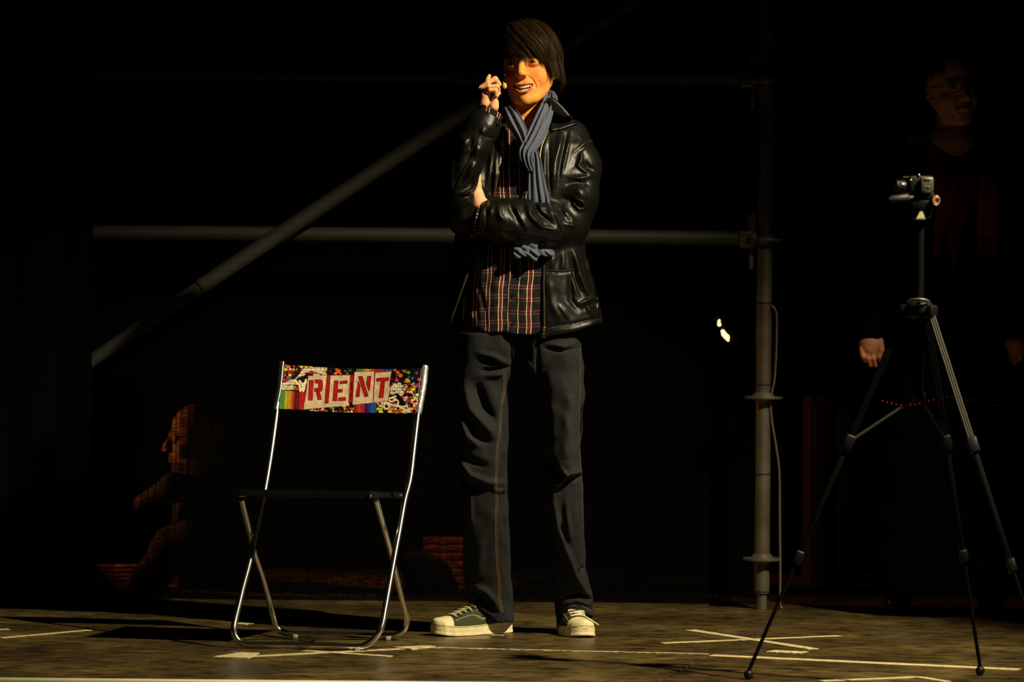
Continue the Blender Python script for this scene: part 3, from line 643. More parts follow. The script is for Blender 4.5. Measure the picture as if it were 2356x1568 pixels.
def head_paint(q, base, warm, lip):
    n = len(q); c = np.tile(np.array(base), (n, 1)); ax = np.abs(q[:, 0])
    def g(cx, cy, cz, r): return np.exp(-(((ax - cx) ** 2 + (q[:, 1] - cy) ** 2 + (q[:, 2] - cz) ** 2) / r ** 2))
    k = np.clip(g(40, -70, -36, 24) * .55 + g(0, -108, -36, 12) * .35, 0, 1)[:, None]; c = c * (1 - k) + np.array(warm) * k
    lo = smin(chain(np.abs(q) * [1, -1, -1] if False else np.stack([ax, q[:, 1], q[:, 2]], 1).astype(f32), [(0, -93.5, -86), (10, -92, -84), (20, -86, -75), (29, -79, -62)], [3.8, 3.6, 2.9, 1.5], 1),
              chain(np.stack([ax, q[:, 1], q[:, 2]], 1).astype(f32), [(0, -96.5, -63.5), (9, -95.5, -63), (20, -89, -62), (29, -79, -61)], [2.3, 2.5, 2.1, 1.5], 1), 1)
    k = np.clip(1 - lo / 1.2, 0, 1)[:, None] * (q[:, 1] < -60)[:, None]; c = c * (1 - k) + np.array(lip) * k
    zc_ = np.stack([q[:, 0], q[:, 1], q[:, 2] - .012 * q[:, 0] ** 2], 1).astype(f32); k = ((ell(zc_, (0, -88, -74), (27.5, 24, 8.9)) < .6) & (lo > .3) & (q[:, 1] > -90))[:, None]; c = np.where(k, np.array(lin(60, 12, 10)), c)
    br = cap(np.stack([ax, q[:, 1], q[:, 2]], 1).astype(f32), (14, -86, 15), (42, -74, 17), 2.4, 1.6)
    k = np.clip(1 - br / 2.5, 0, 1)[:, None] * .6; c = c * (1 - k) + np.array(lin(60, 34, 16)) * k
    k = (g(31, -86, -1, 13) * .35)[:, None]; c = c * (1 - k) + np.array(warm) * .5 * k
    return c
def eyes(parent, H, R, look=(0, 0), sc=1.0):
    for s in (-1, 1):
        c = H + R @ (np.array([s * 31, -72.5, -1]) / 1000) * sc
        mb = MB(); mb.sphere((0, 0, 0), .0125 * sc, 40, 30); V = np.array(mb.v); d = R @ np.array([look[0], -1, look[1]]); d /= np.linalg.norm(d)
        cs = (V / np.linalg.norm(V, axis=1)[:, None]) @ d; ang = np.degrees(np.arccos(np.clip(cs, -1, 1)))
        col_ = np.where(ang[:, None] < 13, np.array([.003, .003, .003]), np.where(ang[:, None] < 31, np.array(lin(30, 20, 12)), np.array(lin(110, 92, 72))))
        build('eye', V + c, mb.f, M['eye'], parent, col=col_)
# ---------------------------------------------------------------- the boy
H0 = bp(1215, 154, .005); HR = roty(-5.6) @ rotz(-12) @ rotx(-5)
def hq(p): return (((p - H0.astype(f32)) @ HR.astype(f32)) * 1000).astype(f32)
def hw(q): return H0 + HR @ (np.array(q) / 1000)
def hz(x, y, dy): return bp(1090 + x / 13.06, 160 + y / 13.06, dy)
u13 = 1 / 13.06 / 817
HD = -.175
def raised_hand(p):
    P = lambda L: [hz(x, y, HD + dy) for x, y, dy in L]
    R_ = lambda L: [r * 1.1 * u13 for r in L]
    d = chain(p, P([(420, 1600, .012), (420, 1250, .008), (345, 1020, 0), (350, 760, -.002), (370, 660, -.002)]), R_([235, 195, 140, 118, 95]), .012)
    th = chain(p, P([(500, 1330, .0), (600, 1120, -.012), (650, 980, -.012)]), R_([120, 112, 92]), .01)
    d = smin(d, th, .006)
    # back fingers wrap over the palm: three long folded fingers, the pointing finger behind, a fingertip at the side
    f1 = chain(p, P([(200, 520, -.014), (420, 400, -.016), (640, 285, -.010), (752, 440, .002)]), R_([44, 66, 78, 74]), .003)
    f2 = chain(p, P([(235, 560, -.020), (440, 505, -.024), (690, 500, -.018), (740, 600, .0)]), R_([36, 52, 62, 60]), .003)
    f3 = chain(p, P([(360, 640, -.012), (480, 615, -.020), (660, 640, -.022), (680, 770, -.018), (545, 970, -.006)]), R_([70, 62, 64, 66, 48]), .003)
    f4 = chain(p, P([(370, 440, .010), (420, 300, .012), (462, 195, .014)]), R_([66, 62, 54]), .003)
    f5 = chain(p, P([(740, 560, .014), (770, 730, .012)]), R_([50, 40]), .002)
    for f in (f1, f2, f3): d = smin(d, f, .0022)
    d = smin(d, f4, .002); d = smin(d, f5, .002)
    d = smin(d, chain(p, P([(640, 860, -.002), (700, 700, .004), (700, 560, .004)]), R_([70, 66, 70]), .004), .004)
    return d
def lower_hand(p):
    d = chain(p, [bp(1150, 492, -.155), bp(1107, 478, -.150), bp(1094, 448, -.146), bp(1082, 436, -.142)], [.026, .0235, .0200, .016], .012)
    for k in range(4):
        a = bp(1086 - 2 * k, 434 + 7 * k, -.142); b_ = bp(1066, 420 + 9 * k, -.130); c_ = bp(1050, 424 + 9 * k, -.105)
        d = smin(d, chain(p, [a, b_, c_], [.0088, .0082, .007], .002), .003)
    d = smin(d, chain(p, [bp(1101, 452, -.150), bp(1100, 425, -.146), bp(1101, 405, -.142)], [.011, .0092, .0072], .003), .006)
    return d
neck_pts = [bp(1218, 190, .030), bp(1208, 250, .034), bp(1203, 310, .045)]
def neck(p): return chain(p, neck_pts, [.050, .050, .058], .02)
def head_neck(p):
    d = head_sdf(hq(p)) / 1000
    d = smin(d, neck(p), .018)
    d = smin(d, cap(p, bp(1130, 330, .045), bp(1290, 328, .045), .055), .03)
    return d
SK = lin(228, 150, 72); SKH = lin(232, 168, 118); WARM = lin(222, 112, 58); LIP = lin(200, 96, 72)
lo = bp(1120, 330, .14); hi = bp(1300, 30, -.13)
v1, q1 = sdf_mesh(head_neck, (lo[0], hi[1], lo[2]), (hi[0], lo[1], hi[2]), .0016)
hl = hq(v1.astype(f32)); c1 = head_paint(hl, SK, WARM, LIP)
a, b_ = bp(1085, 300, 0), bp(1175, 160, 0)
v2, q2 = sdf_mesh(raised_hand, (a[0], BD + HD - .05, a[2]), (b_[0], BD + HD + .06, b_[2]), .0014); c2 = np.tile(SKH, (len(v2), 1))
a, b_ = bp(1040, 505, 0), bp(1140, 390, 0)
v3, q3 = sdf_mesh(lower_hand, (a[0], BD - .23, a[2]), (b_[0], BD - .08, b_[2]), .0018); c3 = np.tile(lin(244, 172, 130), (len(v3), 1))
def core(p):
    d = chain(p, [bp(1203, 320, .045), bp(1195, 420, .0), bp(1190, 620, 0), bp(1190, 745, 0)], [.085, .085, .085, .065], .05)
    d = smin(d, cap(p, bp(1135, 335, .03), bp(1290, 335, .02), .05), .04)
    for L_, r in (([bp(1125, 335, .02), bp(1090, 420, -.08), bp(1062, 482, -.160), bp(1059, 436, -.195), bp(1070, 385, -.20), bp(1088, 335, -.195), bp(1112, 285, -.182)], [.045, .034, .026, .024, .026, .025, .024]), ([bp(1300, 335, .01), bp(1295, 505, -.06), bp(1150, 498, -.150)], [.045, .036, .028]),
                  ([bp(1150, 760, 0), bp(1135, 800, 0), bp(1110, 880, 0), bp(1110, 1100, .01), bp(1140, 1392, .125)], [.05, .05, .046, .042, .028]), ([bp(1240, 760, 0), bp(1262, 800, 0), bp(1288, 880, 0), bp(1300, 1100, .02), bp(1318, 1400, .15)], [.05, .048, .044, .036, .026])):
        d = smin(d, chain(p, L_, r, .02), .02)
    return d
a, b_ = bp(1000, 1450, 0), bp(1400, 270, 0)
v4, q4 = sdf_mesh(core, (a[0], BD - .26, a[2]), (b_[0], BD + .2, b_[2]), .009, slack=2.2); c4 = np.tile(SK, (len(v4), 1))
V, Q = joinvq([(v1, q1), (v2, q2), (v3, q3), (v4, q4)])
boy = build('person', V, Q, M['skin'], None, col=np.concatenate([c1, c2, c3, c4]))
tag(boy, 'boy in black leather jacket, plaid shirt, blue scarf and jeans standing centre stage', 'person')
eyes(boy, H0, HR, (-.25, .02))
mb = MB()                                                  # teeth on an arch behind the lips
for k in range(-5, 6):
    if k == 0: pass
    x = (k + .5) * 5.5; w = 5.7 - abs(k) * .2; y = -91.5 + .022 * x * x; ang = math.degrees(math.atan2(.044 * x, 1))
    mb.box(hw((x, y, -69.5 + .011 * x * x + (0 if abs(k) < 4 else 1.5))), (w / 1000, .004, (10.2 - .6 * abs(k + .5)) / 1000), HR @ rotz(ang), bev=.0011)
    if abs(k) < 4: mb.box(hw((x * .86, y + 3.5, -80 + .011 * x * x)), (w * .84 / 1000, .004, .006), HR @ rotz(ang), bev=.0008)
mb.build('teeth', M['teeth'], boy)
build('mouth_lining', *(lambda m: (m.v, m.f))(MB().sphere(hw((0, -66, -71)), (.024, .020, .012), 16, 10, HR)), mat('mouth_inside', lin(70, 14, 12), .5), boy)
# fingernails
nail = mat('nail', lin(245, 185, 150), .25)
for (x, y, dy, rx, rz_, a_) in ((470, 180, -.0, 3.2, 5, 10),):
    MB().sphere(hz(x - 4, y + 4, HD + .0095), (.0034, .0012, .0048), 12, 8).build('fingernail', nail, boy)
for (x, y) in ((176, 545), (212, 585)):
    MB().sphere(hz(x, y, HD - .018), (.0022, .0016, .0030), 10, 8).build('fingernail', nail, boy)
# ---- headset microphone
hm = M['mic']
mb = MB().sphere(bp(1160.3, 197.5, -.110), (.0072, .0070, .0092), 20, 14, roty(0))
mic = mb.build('headset_microphone', hm, boy)
face_bvh = BVHTree.FromPolygons([tuple(p) for p in v1], [tuple(q) for q in q1.tolist()])
def cast(bvh, x, y, off=0.0):
    d = W(x, y, 10) - EYE; d /= np.linalg.norm(d)
    h = bvh.ray_cast(Vector(EYE), Vector(d))
    if h[0] is None: return None, None
    n = np.array(h[1]); n = n if n @ d < 0 else -n
    return np.array(h[0]) + n * off, n
pts = [bp(1158.5, 190, -.105)]
for x, y in ((1157.5, 187), (1158.5, 181), (1162, 175), (1162, 168), (1159, 162)):
    h, n = cast(face_bvh, x, y, .002); pts.append(h if h is not None else bp(x, y, -.06))
MB().tube(spline(pts, 5), .0010, 8).build('microphone_boom', hm, boy)
# ---- clothes tables (photograph rows)
def col_px(L):
    A = np.array(L, float); return A[:, 0], A[:, 1:]
JR = [(255, 1165, 1262, .062, .045), (275, 1135, 1290, .075, .04), (300, 1108, 1335, .092, .03), (330, 1090, 1355, .105, .02), (400, 1085, 1352, .120, .0), (470, 1076, 1345, .125, .0), (540, 1048, 1342, .128, .0), (600, 1036, 1353, .132, .0), (660, 1031, 1368, .138, .0), (720, 1030, 1383, .142, 0), (790, 1029, 1394, .146, 0)]
jz, jv = col_px(JR)
def torso(p, X, Y, inset=0.0, rows=None):
    z, v = (jz, jv) if rows is None else rows
    l, r, b, cy = (table(Y, z, v[:, i]) for i in range(4))
    cx = (l + r) / 2; hx = (r - l) / 2 / 817 - inset; b = b - inset
    q = np.abs((X - cx) / 817 / hx) ** 2.8 + np.abs((p[:, 1] - BD - cy) / b) ** 2.8
    return (q ** (1 / 2.8) - 1) * np.minimum(hx, b), cy
ZL = np.array([(250, 1172), (285, 1160), (310, 1147), (335, 1158), (372, 1153), (415, 1145), (454, 1138), (520, 1116), (571, 1099), (660, 1067), (760, 1031), (800, 1015)], float)
ZR = np.array([(250, 1255), (275, 1258), (299, 1262), (333, 1245), (359, 1241), (383, 1245), (415, 1250), (454, 1255), (593, 1251), (652, 1250), (760, 1252), (800, 1252)], float)
J_T = [([(1292, 302), (1286, 341), (1277, 372), (1272, 437)], 7, .007), ([(1314, 298), (1303, 354), (1292, 400)], 4, .005), ([(1304, 310), (1293, 354), (1283, 420)], 4, -.006), ([(1252, 341), (1252, 415), (1260, 456)], 6, .005), ([(1264, 320), (1262, 380), (1266, 450)], 4.5, -.006),
       ([(1131, 335), (1127, 393), (1121, 445)], 6, .008), ([(1141, 350), (1138, 454)], 4, .005), ([(1134, 380), (1130, 450)], 3, -.006), ([(1109, 396), (1112, 430), (1118, 440), (1119, 415)], 2.5, .005),
       ([(1256, 625), (1290, 627), (1328, 622)], 2, -.0035), ([(1322, 578), (1335, 630), (1349, 668), (1369, 686)], 5, .007), ([(1312, 585), (1322, 640), (1338, 680)], 4, -.006), ([(1340, 570), (1350, 620), (1362, 665)], 3, -.003),
       ([(1270, 590), (1272, 620)], 6, .004), ([(1296, 580), (1295, 622)], 5, .004), ([(1310, 630), (1314, 690), (1330, 712)], 6, -.008), ([(1262, 640), (1270, 700), (1290, 735)], 9, .005), ([(1330, 700), (1352, 690), (1372, 688)], 4, .006), ([(1336, 712), (1352, 705), (1362, 698)], 3, -.004),
       ([(1262, 752), (1320, 744), (1386, 728)], 2, -.004), ([(1262, 764), (1320, 757), (1390, 738)], 4, .002), ([(1350, 700), (1362, 726)], 5, .005), ([(1285, 700), (1310, 735)], 4, .004), ([(1372, 640), (1378, 720)], 3, .005),
       ([(1028, 606), (1075, 624)], 1.8, -.003), ([(1056, 562), (1054, 608)], 7, -.009), ([(1080, 575), (1072, 604)], 7, .006), ([(1042, 560), (1040, 640), (1038, 740)], 5, .005), ([(1068, 640), (1052, 720)], 6, .005)]
J_L = [([(1314, 354), (1344, 330), (1370, 320), (1380, 328)], 2.2, .004), ([(1318, 362), (1346, 338), (1378, 330)], 3, -.004), ([(1322, 300), (1338, 320), (1350, 350)], 8, .005), ([(1336, 346), (1338, 367), (1330, 381), (1350, 396), (1366, 402)], 4, .009), ([(1366, 404), (1331, 409), (1299, 404)], 5, .008), ([(1350, 372), (1350, 384), (1366, 392)], 6, -.009), ([(1300, 390), (1320, 380), (1326, 360)], 6, -.008),
       ([(1300, 425), (1325, 420), (1352, 424)], 6, -.010), ([(1322, 432), (1336, 444), (1348, 462)], 11, .009), ([(1316, 465), (1333, 481), (1346, 479), (1342, 466), (1320, 454)], 3, .007), ([(1322, 466), (1336, 474)], 3, -.009),
       ([(1290, 455), (1312, 462), (1318, 474)], 7, -.009)]
J_F = [([(1212, 460), (1220, 495), (1247, 522), (1280, 529)], 4.5, .010), ([(1226, 462), (1238, 490), (1272, 516)], 6, -.011), ([(1238, 470), (1262, 476), (1282, 500)], 7, .005), ([(1264, 461), (1284, 519), (1292, 545)], 1.8, -.004), ([(1270, 462), (1290, 519), (1298, 545)], 2.5, .003),
       ([(1146, 470), (1150, 495), (1164, 512)], 6, .007), ([(1168, 466), (1180, 490), (1200, 515)], 8, -.006), ([(1123, 460), (1118, 480), (1118, 520)], 1.8, -.004), ([(1300, 480), (1318, 505), (1316, 540)], 8, .006), ([(1140, 530), (1200, 548), (1290, 560)], 6, -.005), ([(1186, 470), (1196, 500), (1215, 530)], 5, .006), ([(1130, 470), (1128, 500)], 5, .004), ([(1298, 515), (1330, 520)], 5, .005), ([(1300, 500), (1285, 480)], 4, -.006)]
J_R = [([(1098, 322), (1070, 376), (1041, 430)], 1.8, -.004), ([(1103, 324), (1076, 376), (1047, 430)], 2, .003), ([(1070, 315), (1063, 354)], 8, .007), ([(1052, 330), (1048, 380)], 6, -.006), ([(1104, 336), (1094, 360)], 7, .008), ([(1086, 318), (1080, 345)], 5, -.007), ([(1092, 372), (1080, 412)], 7, .006), ([(1103, 410), (1090, 436), (1066, 449)], 4, .008), ([(1094, 400), (1078, 430), (1058, 440)], 5, -.007),
       ([(1040, 385), (1037, 430)], 5, .006), ([(1112, 296), (1108, 312)], 6, .006), ([(1100, 302), (1120, 316), (1138, 318)], 2.5, -.004), ([(1045, 454), (1068, 452), (1090, 446)], 3, -.006), ([(1055, 478), (1074, 470), (1084, 458)], 4, .007), ([(1088, 340), (1072, 390), (1058, 430)], 4, -.003)]
arm_r = [bp(1122, 330, .02), bp(1090, 420, -.06), bp(1070, 505, -.115)]
fore_r = [bp(1062, 482, -.165), bp(1059, 436, -.195), bp(1070, 385, -.20), bp(1088, 335, -.195), bp(1110, 292, -.185), bp(1124, 266, -.178)]
arm_l = [bp(1308, 322, .012), bp(1326, 385, -.01), bp(1322, 455, -.05), bp(1303, 512, -.06)]
fore_l = [bp(1303, 514, -.06), bp(1255, 522, -.105), bp(1200, 512, -.140), bp(1150, 508, -.155), bp(1096, 508, -.160)]
cutr_n = (fore_r[-1] - fore_r[-2]); cutr_n /= np.linalg.norm(cutr_n); cutl_n = np.array([-1.0, -.12, .24]); cutl_n /= np.linalg.norm(cutl_n)
def wrink(p, s, a, seed):
    x, y, z = p[:, 0] * s, p[:, 1] * s, p[:, 2] * s
    return (a * (np.sin(x * 1.7 + 2.1 * np.sin(z * 1.3 + seed)) * np.sin(z * 1.1 + 1.7 * np.sin(x * .9 + y + seed)) + .5 * np.sin(2.9 * z + 2 * np.sin(2.3 * x + seed)) * np.sin(2.1 * x + y))).astype(f32)
def jacket(p):
    X, Y = PX(p)
    t, cy = torso(p, X, Y); front = np.clip((BD + cy - p[:, 1]) / .04, 0, 1)
    t = t - strokes(X, Y, J_T) * front - wrink(p, 30, .0012, 0)
    ti = t + .0075
    op = np.maximum(np.interp(Y, ZL[:, 0], ZL[:, 1]) - X, X - np.interp(Y, ZR[:, 0], ZR[:, 1])).astype(f32) / 817
    op = np.maximum(op, p[:, 1] - (BD + cy - .03))
    hem = (Y - np.interp(X, [1028, 1060, 1140, 1252, 1320, 1392], [762, 752, 745, 776, 764, 742]).astype(f32)) / 817
    ar = chain(p, arm_r, [.062, .052, .048], .03) ; al = chain(p, arm_l, [.060, .066, .062, .066], .03) - strokes(X, Y, J_L) * .9
    fr = chain(p, fore_r, [.040, .034, .041, .046, .045, .037], .02) - strokes(X, Y, J_R) - wrink(p, 45, .001, 2)
    fl_ = chain(p, fore_l, [.066, .066, .062, .060, .052], .02) - strokes(X, Y, J_F) - wrink(p, 40, .0012, 4)
    # torso shell, cut open in front, below and round the neck
    sh = smax(t, -ti, .002); sh = smax(sh, -op, .006); sh = smax(sh, hem, .006)
    sh = smax(sh, -(neck(p) - .012), .006); sh = smax(sh, (248 - Y) / 817, .004)
    e = (p - fore_r[-1].astype(f32)) @ cutr_n.astype(f32); w = smax(chain(p, fore_r[-2:] + [fore_r[-1] + cutr_n * .03], [.039, .032, .030], .01), -e - .03, 0)
    near = np.linalg.norm(p - fore_r[-1].astype(f32), axis=1) < .09
    fr = np.where(near, smax(smax(fr, -w, .003), e, .003), fr)
    e = (p - fore_l[-1].astype(f32)) @ cutl_n.astype(f32); w = smax(chain(p, [fore_l[-2], fore_l[-1], fore_l[-1] - np.array([.04, 0, 0])], [.05, .046, .044], .01), -e - .035, 0)
    near = np.linalg.norm(p - fore_l[-1].astype(f32), axis=1) < .10
    fl_ = np.where(near, smax(smax(fl_, -w, .003), e, .003), fl_)
    d = smin(sh, smax(ar, -np.minimum(ti, 1), .004), .018); d = smin(d, al, .016)
    d = smin(d, fl_, .010); d = smin(d, fr, .008)
    return d.astype(f32)
a, b_ = bp(1012, 800, 0), bp(1402, 236, 0)
vj, qj = sdf_mesh(jacket, (a[0], BD - .30, a[2]), (b_[0], BD + .17, b_[2]), .0030)
jk = build('leather_jacket', vj, qj, M['leather'], boy)
jbvh = BVHTree.FromPolygons([tuple(p) for p in vj], [tuple(q) for q in qj.tolist()])
def on(bvh, pts, off, n=10, miss=None):
    out = []
    for x, y in spline([(x, y, 0) for x, y in pts], n)[:, :2]:
        h, nn = cast(bvh, x, y, off)
        if h is not None: out.append(h)
    return out
def smooth_path(P, k=3):
    P = np.array(P)
    for _ in range(k): P[1:-1] = .25 * P[:-2] + .5 * P[1:-1] + .25 * P[2:]
    return P
def stitchline(name, bvh, pts, m, parent, r=.0006, off=.0006, dash=None, n=14):
    P = on(bvh, pts, off, n)
    if len(P) < 4: return
    P = smooth_path(P, 2); mb = MB()
    if dash is None: mb.tube(P, r, 6)
    else:
        S_ = np.concatenate([[0], np.cumsum(np.linalg.norm(np.diff(P, axis=0), axis=1))]); L_ = S_[-1]; k = 0.0
        while k + dash[0] < L_:
            q = [np.array([np.interp(s, S_, P[:, i]) for i in range(3)]) for s in (k, k + dash[0])]
            mb.tube(q, r, 5); k += dash[0] + dash[1]
    return mb.build(name, m, parent)
seam = mat('seam_thread', (.05, .045, .03), .6)
for L_ in ([(1256, 621), (1290, 623), (1327, 618)], [(1030, 603), (1074, 620)], [(1262, 756), (1320, 748), (1385, 732)], [(1264, 461), (1284, 519), (1292, 545)], [(1123, 460), (1117, 480), (1117, 520)], [(1098, 322), (1070, 376), (1041, 430)], [(1314, 354), (1344, 330), (1368, 321)], [(1322, 580), (1336, 632), (1350, 668), (1367, 684)]):
    stitchline('seam', jbvh, L_, seam, jk, .0007, .0006, (.004, .0012))
def zipper(Z, ylist, side):
    pts = [(float(np.interp(y, Z[:, 0], Z[:, 1])) + side * 1.6, y) for y in ylist]
    P = []
    for x, y in pts:
        for k in range(6):
            h, n = cast(jbvh, x + side * k * .8, y, .0006)
            if h is not None and abs(h[1] - (BD - .12)) < .10: P.append(h); break
    if len(P) < 3: return
    P = smooth_path(P, 3); mb = MB(); mb.tube(P, .0013, 8); S_ = np.concatenate([[0], np.cumsum(np.linalg.norm(np.diff(P, axis=0), axis=1))])
    for s in np.arange(0, S_[-1], .0035):
        q = np.array([np.interp(s, S_, P[:, i]) for i in range(3)]); mb.box(q, (.0042, .003, .0018))
    mb.build('zipper', M['brass_dull'] if ylist[0] > 500 else M['brass'], jk)
M['brass_dull'] = mat('zip_metal', (.22, .19, .10), .4, .8)
zipper(ZR, np.linspace(301, 452, 40), 1); zipper(ZL, np.linspace(312, 452, 40), -1); zipper(ZR, np.linspace(595, 756, 40), 1); zipper(ZL, np.linspace(572, 757, 40), -1)
p, n = cast(jbvh, 1254, 756, .004); p = bp(1250, 756, 0) if p is None else p; p[0] = bp(1250, 756, 0)[0]
mb = MB(); mb.box(p, (.008, .004, .010), bev=.0015); mb.box(p + [0, -.001, -.008], (.004, .003, .008), bev=.001)
for dx in (-.0030, .0030): mb.box(p + [dx, -.001, -.018], (.0018, .0022, .013), bev=.0006)
mb.box(p + [0, -.001, -.0245], (.0078, .0022, .002), bev=.0006); mb.box(p + [0, -.001, -.0125], (.0078, .0022, .002), bev=.0006)
mb.build('zip_pull', M['brass'], jk)
def patch(name, poly, bvhs, off, th, m, parent, step=2.2, relief=None, default=None, round_=5.0):
    step = min(step, 1.7)
    """a cloth piece lying on a surface: a filled outline draped over it, with thickness"""
    A = np.array(poly, float); x0, y0 = A.min(0); x1, y1 = A.max(0); xs = np.arange(x0, x1 + step, step); ys = np.arange(y0, y1 + step, step)
    X, Y = np.meshgrid(xs, ys); ins = inpoly(poly, X.ravel(), Y.ravel()).reshape(X.shape)
    idx = -np.ones(X.shape, int); V = []; D = np.full(X.shape, np.nan)
    for i in range(X.shape[0]):
        for j in range(X.shape[1]):
            if ins[i, j]:
                best = None
                for bv in bvhs:
                    h, n = cast(bv, X[i, j], Y[i, j])
                    if h is not None and (best is None or h[1] < best): best = h[1]
                D[i, j] = best if best is not None else (default if default is not None else BD - .1)
    for _ in range(4):
        Z = D.copy()
        for sh_ in ((0, 1), (0, -1), (1, 0), (-1, 0)):
            R_ = np.roll(D, sh_, (0, 1)); Z = np.where(np.isnan(R_) | np.isnan(Z), Z, Z + .2 * (np.where(np.isnan(R_), Z, R_) - D))
        D = Z
    PA = spline(np.array([(q[0], q[1], 0) for q in list(poly) + [poly[0]]], float), 8)[:, :2]
    rimd = np.sqrt(((X[..., None] - PA[:, 0]) ** 2 + (Y[..., None] - PA[:, 1]) ** 2).min(-1)); inn = np.sqrt(np.clip((rimd - .8) / 4.5, 0, 1))
    for i in range(X.shape[0]):
        for j in range(X.shape[1]):
            if ins[i, j]:
                idx[i, j] = len(V); o_ = off + (relief(X[i, j], Y[i, j]) if relief else 0); V.append(W(X[i, j], Y[i, j], D[i, j] - o_ - th * inn[i, j]))
    def snap(i, j):
        if 0 < i < X.shape[0] - 1 and 0 < j < X.shape[1] - 1 and ins[i - 1:i + 2, j - 1:j + 2].all(): return X[i, j], Y[i, j]
        k = np.argmin((PA[:, 0] - X[i, j]) ** 2 + (PA[:, 1] - Y[i, j]) ** 2); return PA[k]
    for i in range(X.shape[0]):
        for j in range(X.shape[1]):
            if ins[i, j]:
                x_, y_ = snap(i, j); v_ = V[idx[i, j]]; V[idx[i, j]] = W(x_, y_, v_[1]); X[i, j], Y[i, j] = x_, y_
    nV = len(V); V += [W(X[i, j], Y[i, j], D[i, j] - off * .3 + .001) for i in range(X.shape[0]) for j in range(X.shape[1]) if ins[i, j]]
    Fc = []; edge = {}
    for i in range(X.shape[0] - 1):
        for j in range(X.shape[1] - 1):
            q = [idx[i, j], idx[i + 1, j], idx[i + 1, j + 1], idx[i, j + 1]]
            if min(q) >= 0:
                Fc.append(tuple(q)); Fc.append(tuple(k + nV for k in q[::-1]))
                for a_, b2 in zip(q, q[1:] + q[:1]): edge[(a_, b2)] = 1
    Fc += [(a_, a_ + nV, b2 + nV, b2) for (a_, b2) in edge if (b2, a_) not in edge]
    o = build(name, V, Fc, m, parent); bm = bmesh.new(); bm.from_mesh(o.data)
    for _ in range(4 if relief is None else 1): bmesh.ops.smooth_vert(bm, verts=bm.verts[:nV], factor=.5, use_axis_x=True, use_axis_y=True, use_axis_z=True)
    bm.to_mesh(o.data); bm.free(); return o
patch('collar', [(1256, 226), (1272, 224), (1288, 236), (1308, 258), (1328, 286), (1318, 290), (1290, 299), (1266, 303), (1258, 292), (1262, 262)], [jbvh], .008, .004, M['leather'], jk, default=BD - .05)
patch('collar', [(1172, 246), (1160, 244), (1148, 258), (1140, 276), (1146, 296), (1154, 312), (1164, 320), (1168, 300), (1166, 276)], [jbvh], .008, .004, M['leather'], jk, default=BD - .05)
# ---- shirt
def plaid():
    m = bpy.data.materials.new('plaid_cloth'); m.use_nodes = True; nt = m.node_tree; b = nt.nodes['Principled BSDF']; L = nt.links.new
    b.inputs['Roughness'].default_value = .9; b.inputs['Specular IOR Level'].default_value = .15
    uv = nt.nodes.new('ShaderNodeUVMap'); uv.uv_map = 'weave'; sp = nt.nodes.new('ShaderNodeSeparateXYZ'); L(uv.outputs[0], sp.inputs[0])
    def fr(o):
        f = nt.nodes.new('ShaderNodeMath'); f.operation = 'FRACT'; L(o, f.inputs[0]); return f.outputs[0]
    def ramp(src, stops):
        r = nt.nodes.new('ShaderNodeValToRGB'); r.color_ramp.interpolation = 'CONSTANT'; e = r.color_ramp.elements
        e[0].position = 0; e[0].color = (*stops[0][1], 1); e[1].position = stops[1][0]; e[1].color = (*stops[1][1], 1)
        for p, c in stops[2:]: q = e.new(p); q.color = (*c, 1)
        L(src, r.inputs[0]); return r.outputs[0]
    base = lin(30, 28, 32); red = lin(92, 22, 25); wh = lin(232, 208, 175); gr = lin(44, 42, 48); dr_ = lin(52, 18, 20); yl = lin(138, 100, 74)
    def ma(op, a_, b_):
        f = nt.nodes.new('ShaderNodeMath'); f.operation = op
        for i_, q in enumerate((a_, b_)):
            if isinstance(q, (int, float)): f.inputs[i_].default_value = q
            else: L(q, f.inputs[i_])
        return f.outputs[0]
    U = sp.outputs[0]
    v = ramp(fr(ma('ADD', ma('DIVIDE', ma('SUBTRACT', U, 1125.0), 29.3), 100.5)), [(0, base), (.06, gr), (.09, base), (.335, wh), (.385, red), (.615, wh), (.665, base), (.9, gr), (.93, base)])
    t0, w0 = 1170.0, 90.0
    v2 = ramp(ma('DIVIDE', ma('SUBTRACT', U, t0), w0), [(0, base), (.012, wh), (.030, red), (.058, base), (.27, wh), (.288, base), (.49, wh), (.507, red), (.605, wh), (.622, base), (.80, gr), (.81, base), (.93, wh), (.95, red)])
    gt = ma('GREATER_THAN', U, 1171.0); lt = ma('LESS_THAN', U, 1258.0); mk = ma('MULTIPLY', gt, lt)
    mv = nt.nodes.new('ShaderNodeMix'); mv.data_type = 'RGBA'; L(mk, mv.inputs[0]); L(v, mv.inputs[6]); L(v2, mv.inputs[7]); v = mv.outputs[2]
    vv_ = ma('SUBTRACT', sp.outputs[1], ma('MULTIPLY', mk, .22))
    h = ramp(fr(ma('ADD', vv_, 100)), [(0, base), (.36, yl), (.39, dr_), (.61, yl), (.64, base)])
    x = nt.nodes.new('ShaderNodeMix'); x.data_type = 'RGBA'; x.blend_type = 'LIGHTEN'; x.inputs[0].default_value = 1; L(v, x.inputs[6]); L(h, x.inputs[7]); L(x.outputs[2], b.inputs['Base Color'])
    n = nt.nodes.new('ShaderNodeTexNoise'); n.inputs['Scale'].default_value = 700; bn = nt.nodes.new('ShaderNodeBump'); bn.inputs['Strength'].default_value = .4; bn.inputs['Distance'].default_value = .001
    tc = nt.nodes.new('ShaderNodeTexCoord'); L(tc.outputs['Object'], n.inputs[0]); L(n.outputs[0], bn.inputs['Height']); L(bn.outputs[0], b.inputs['Normal'])
    return m
M['plaid'] = plaid()
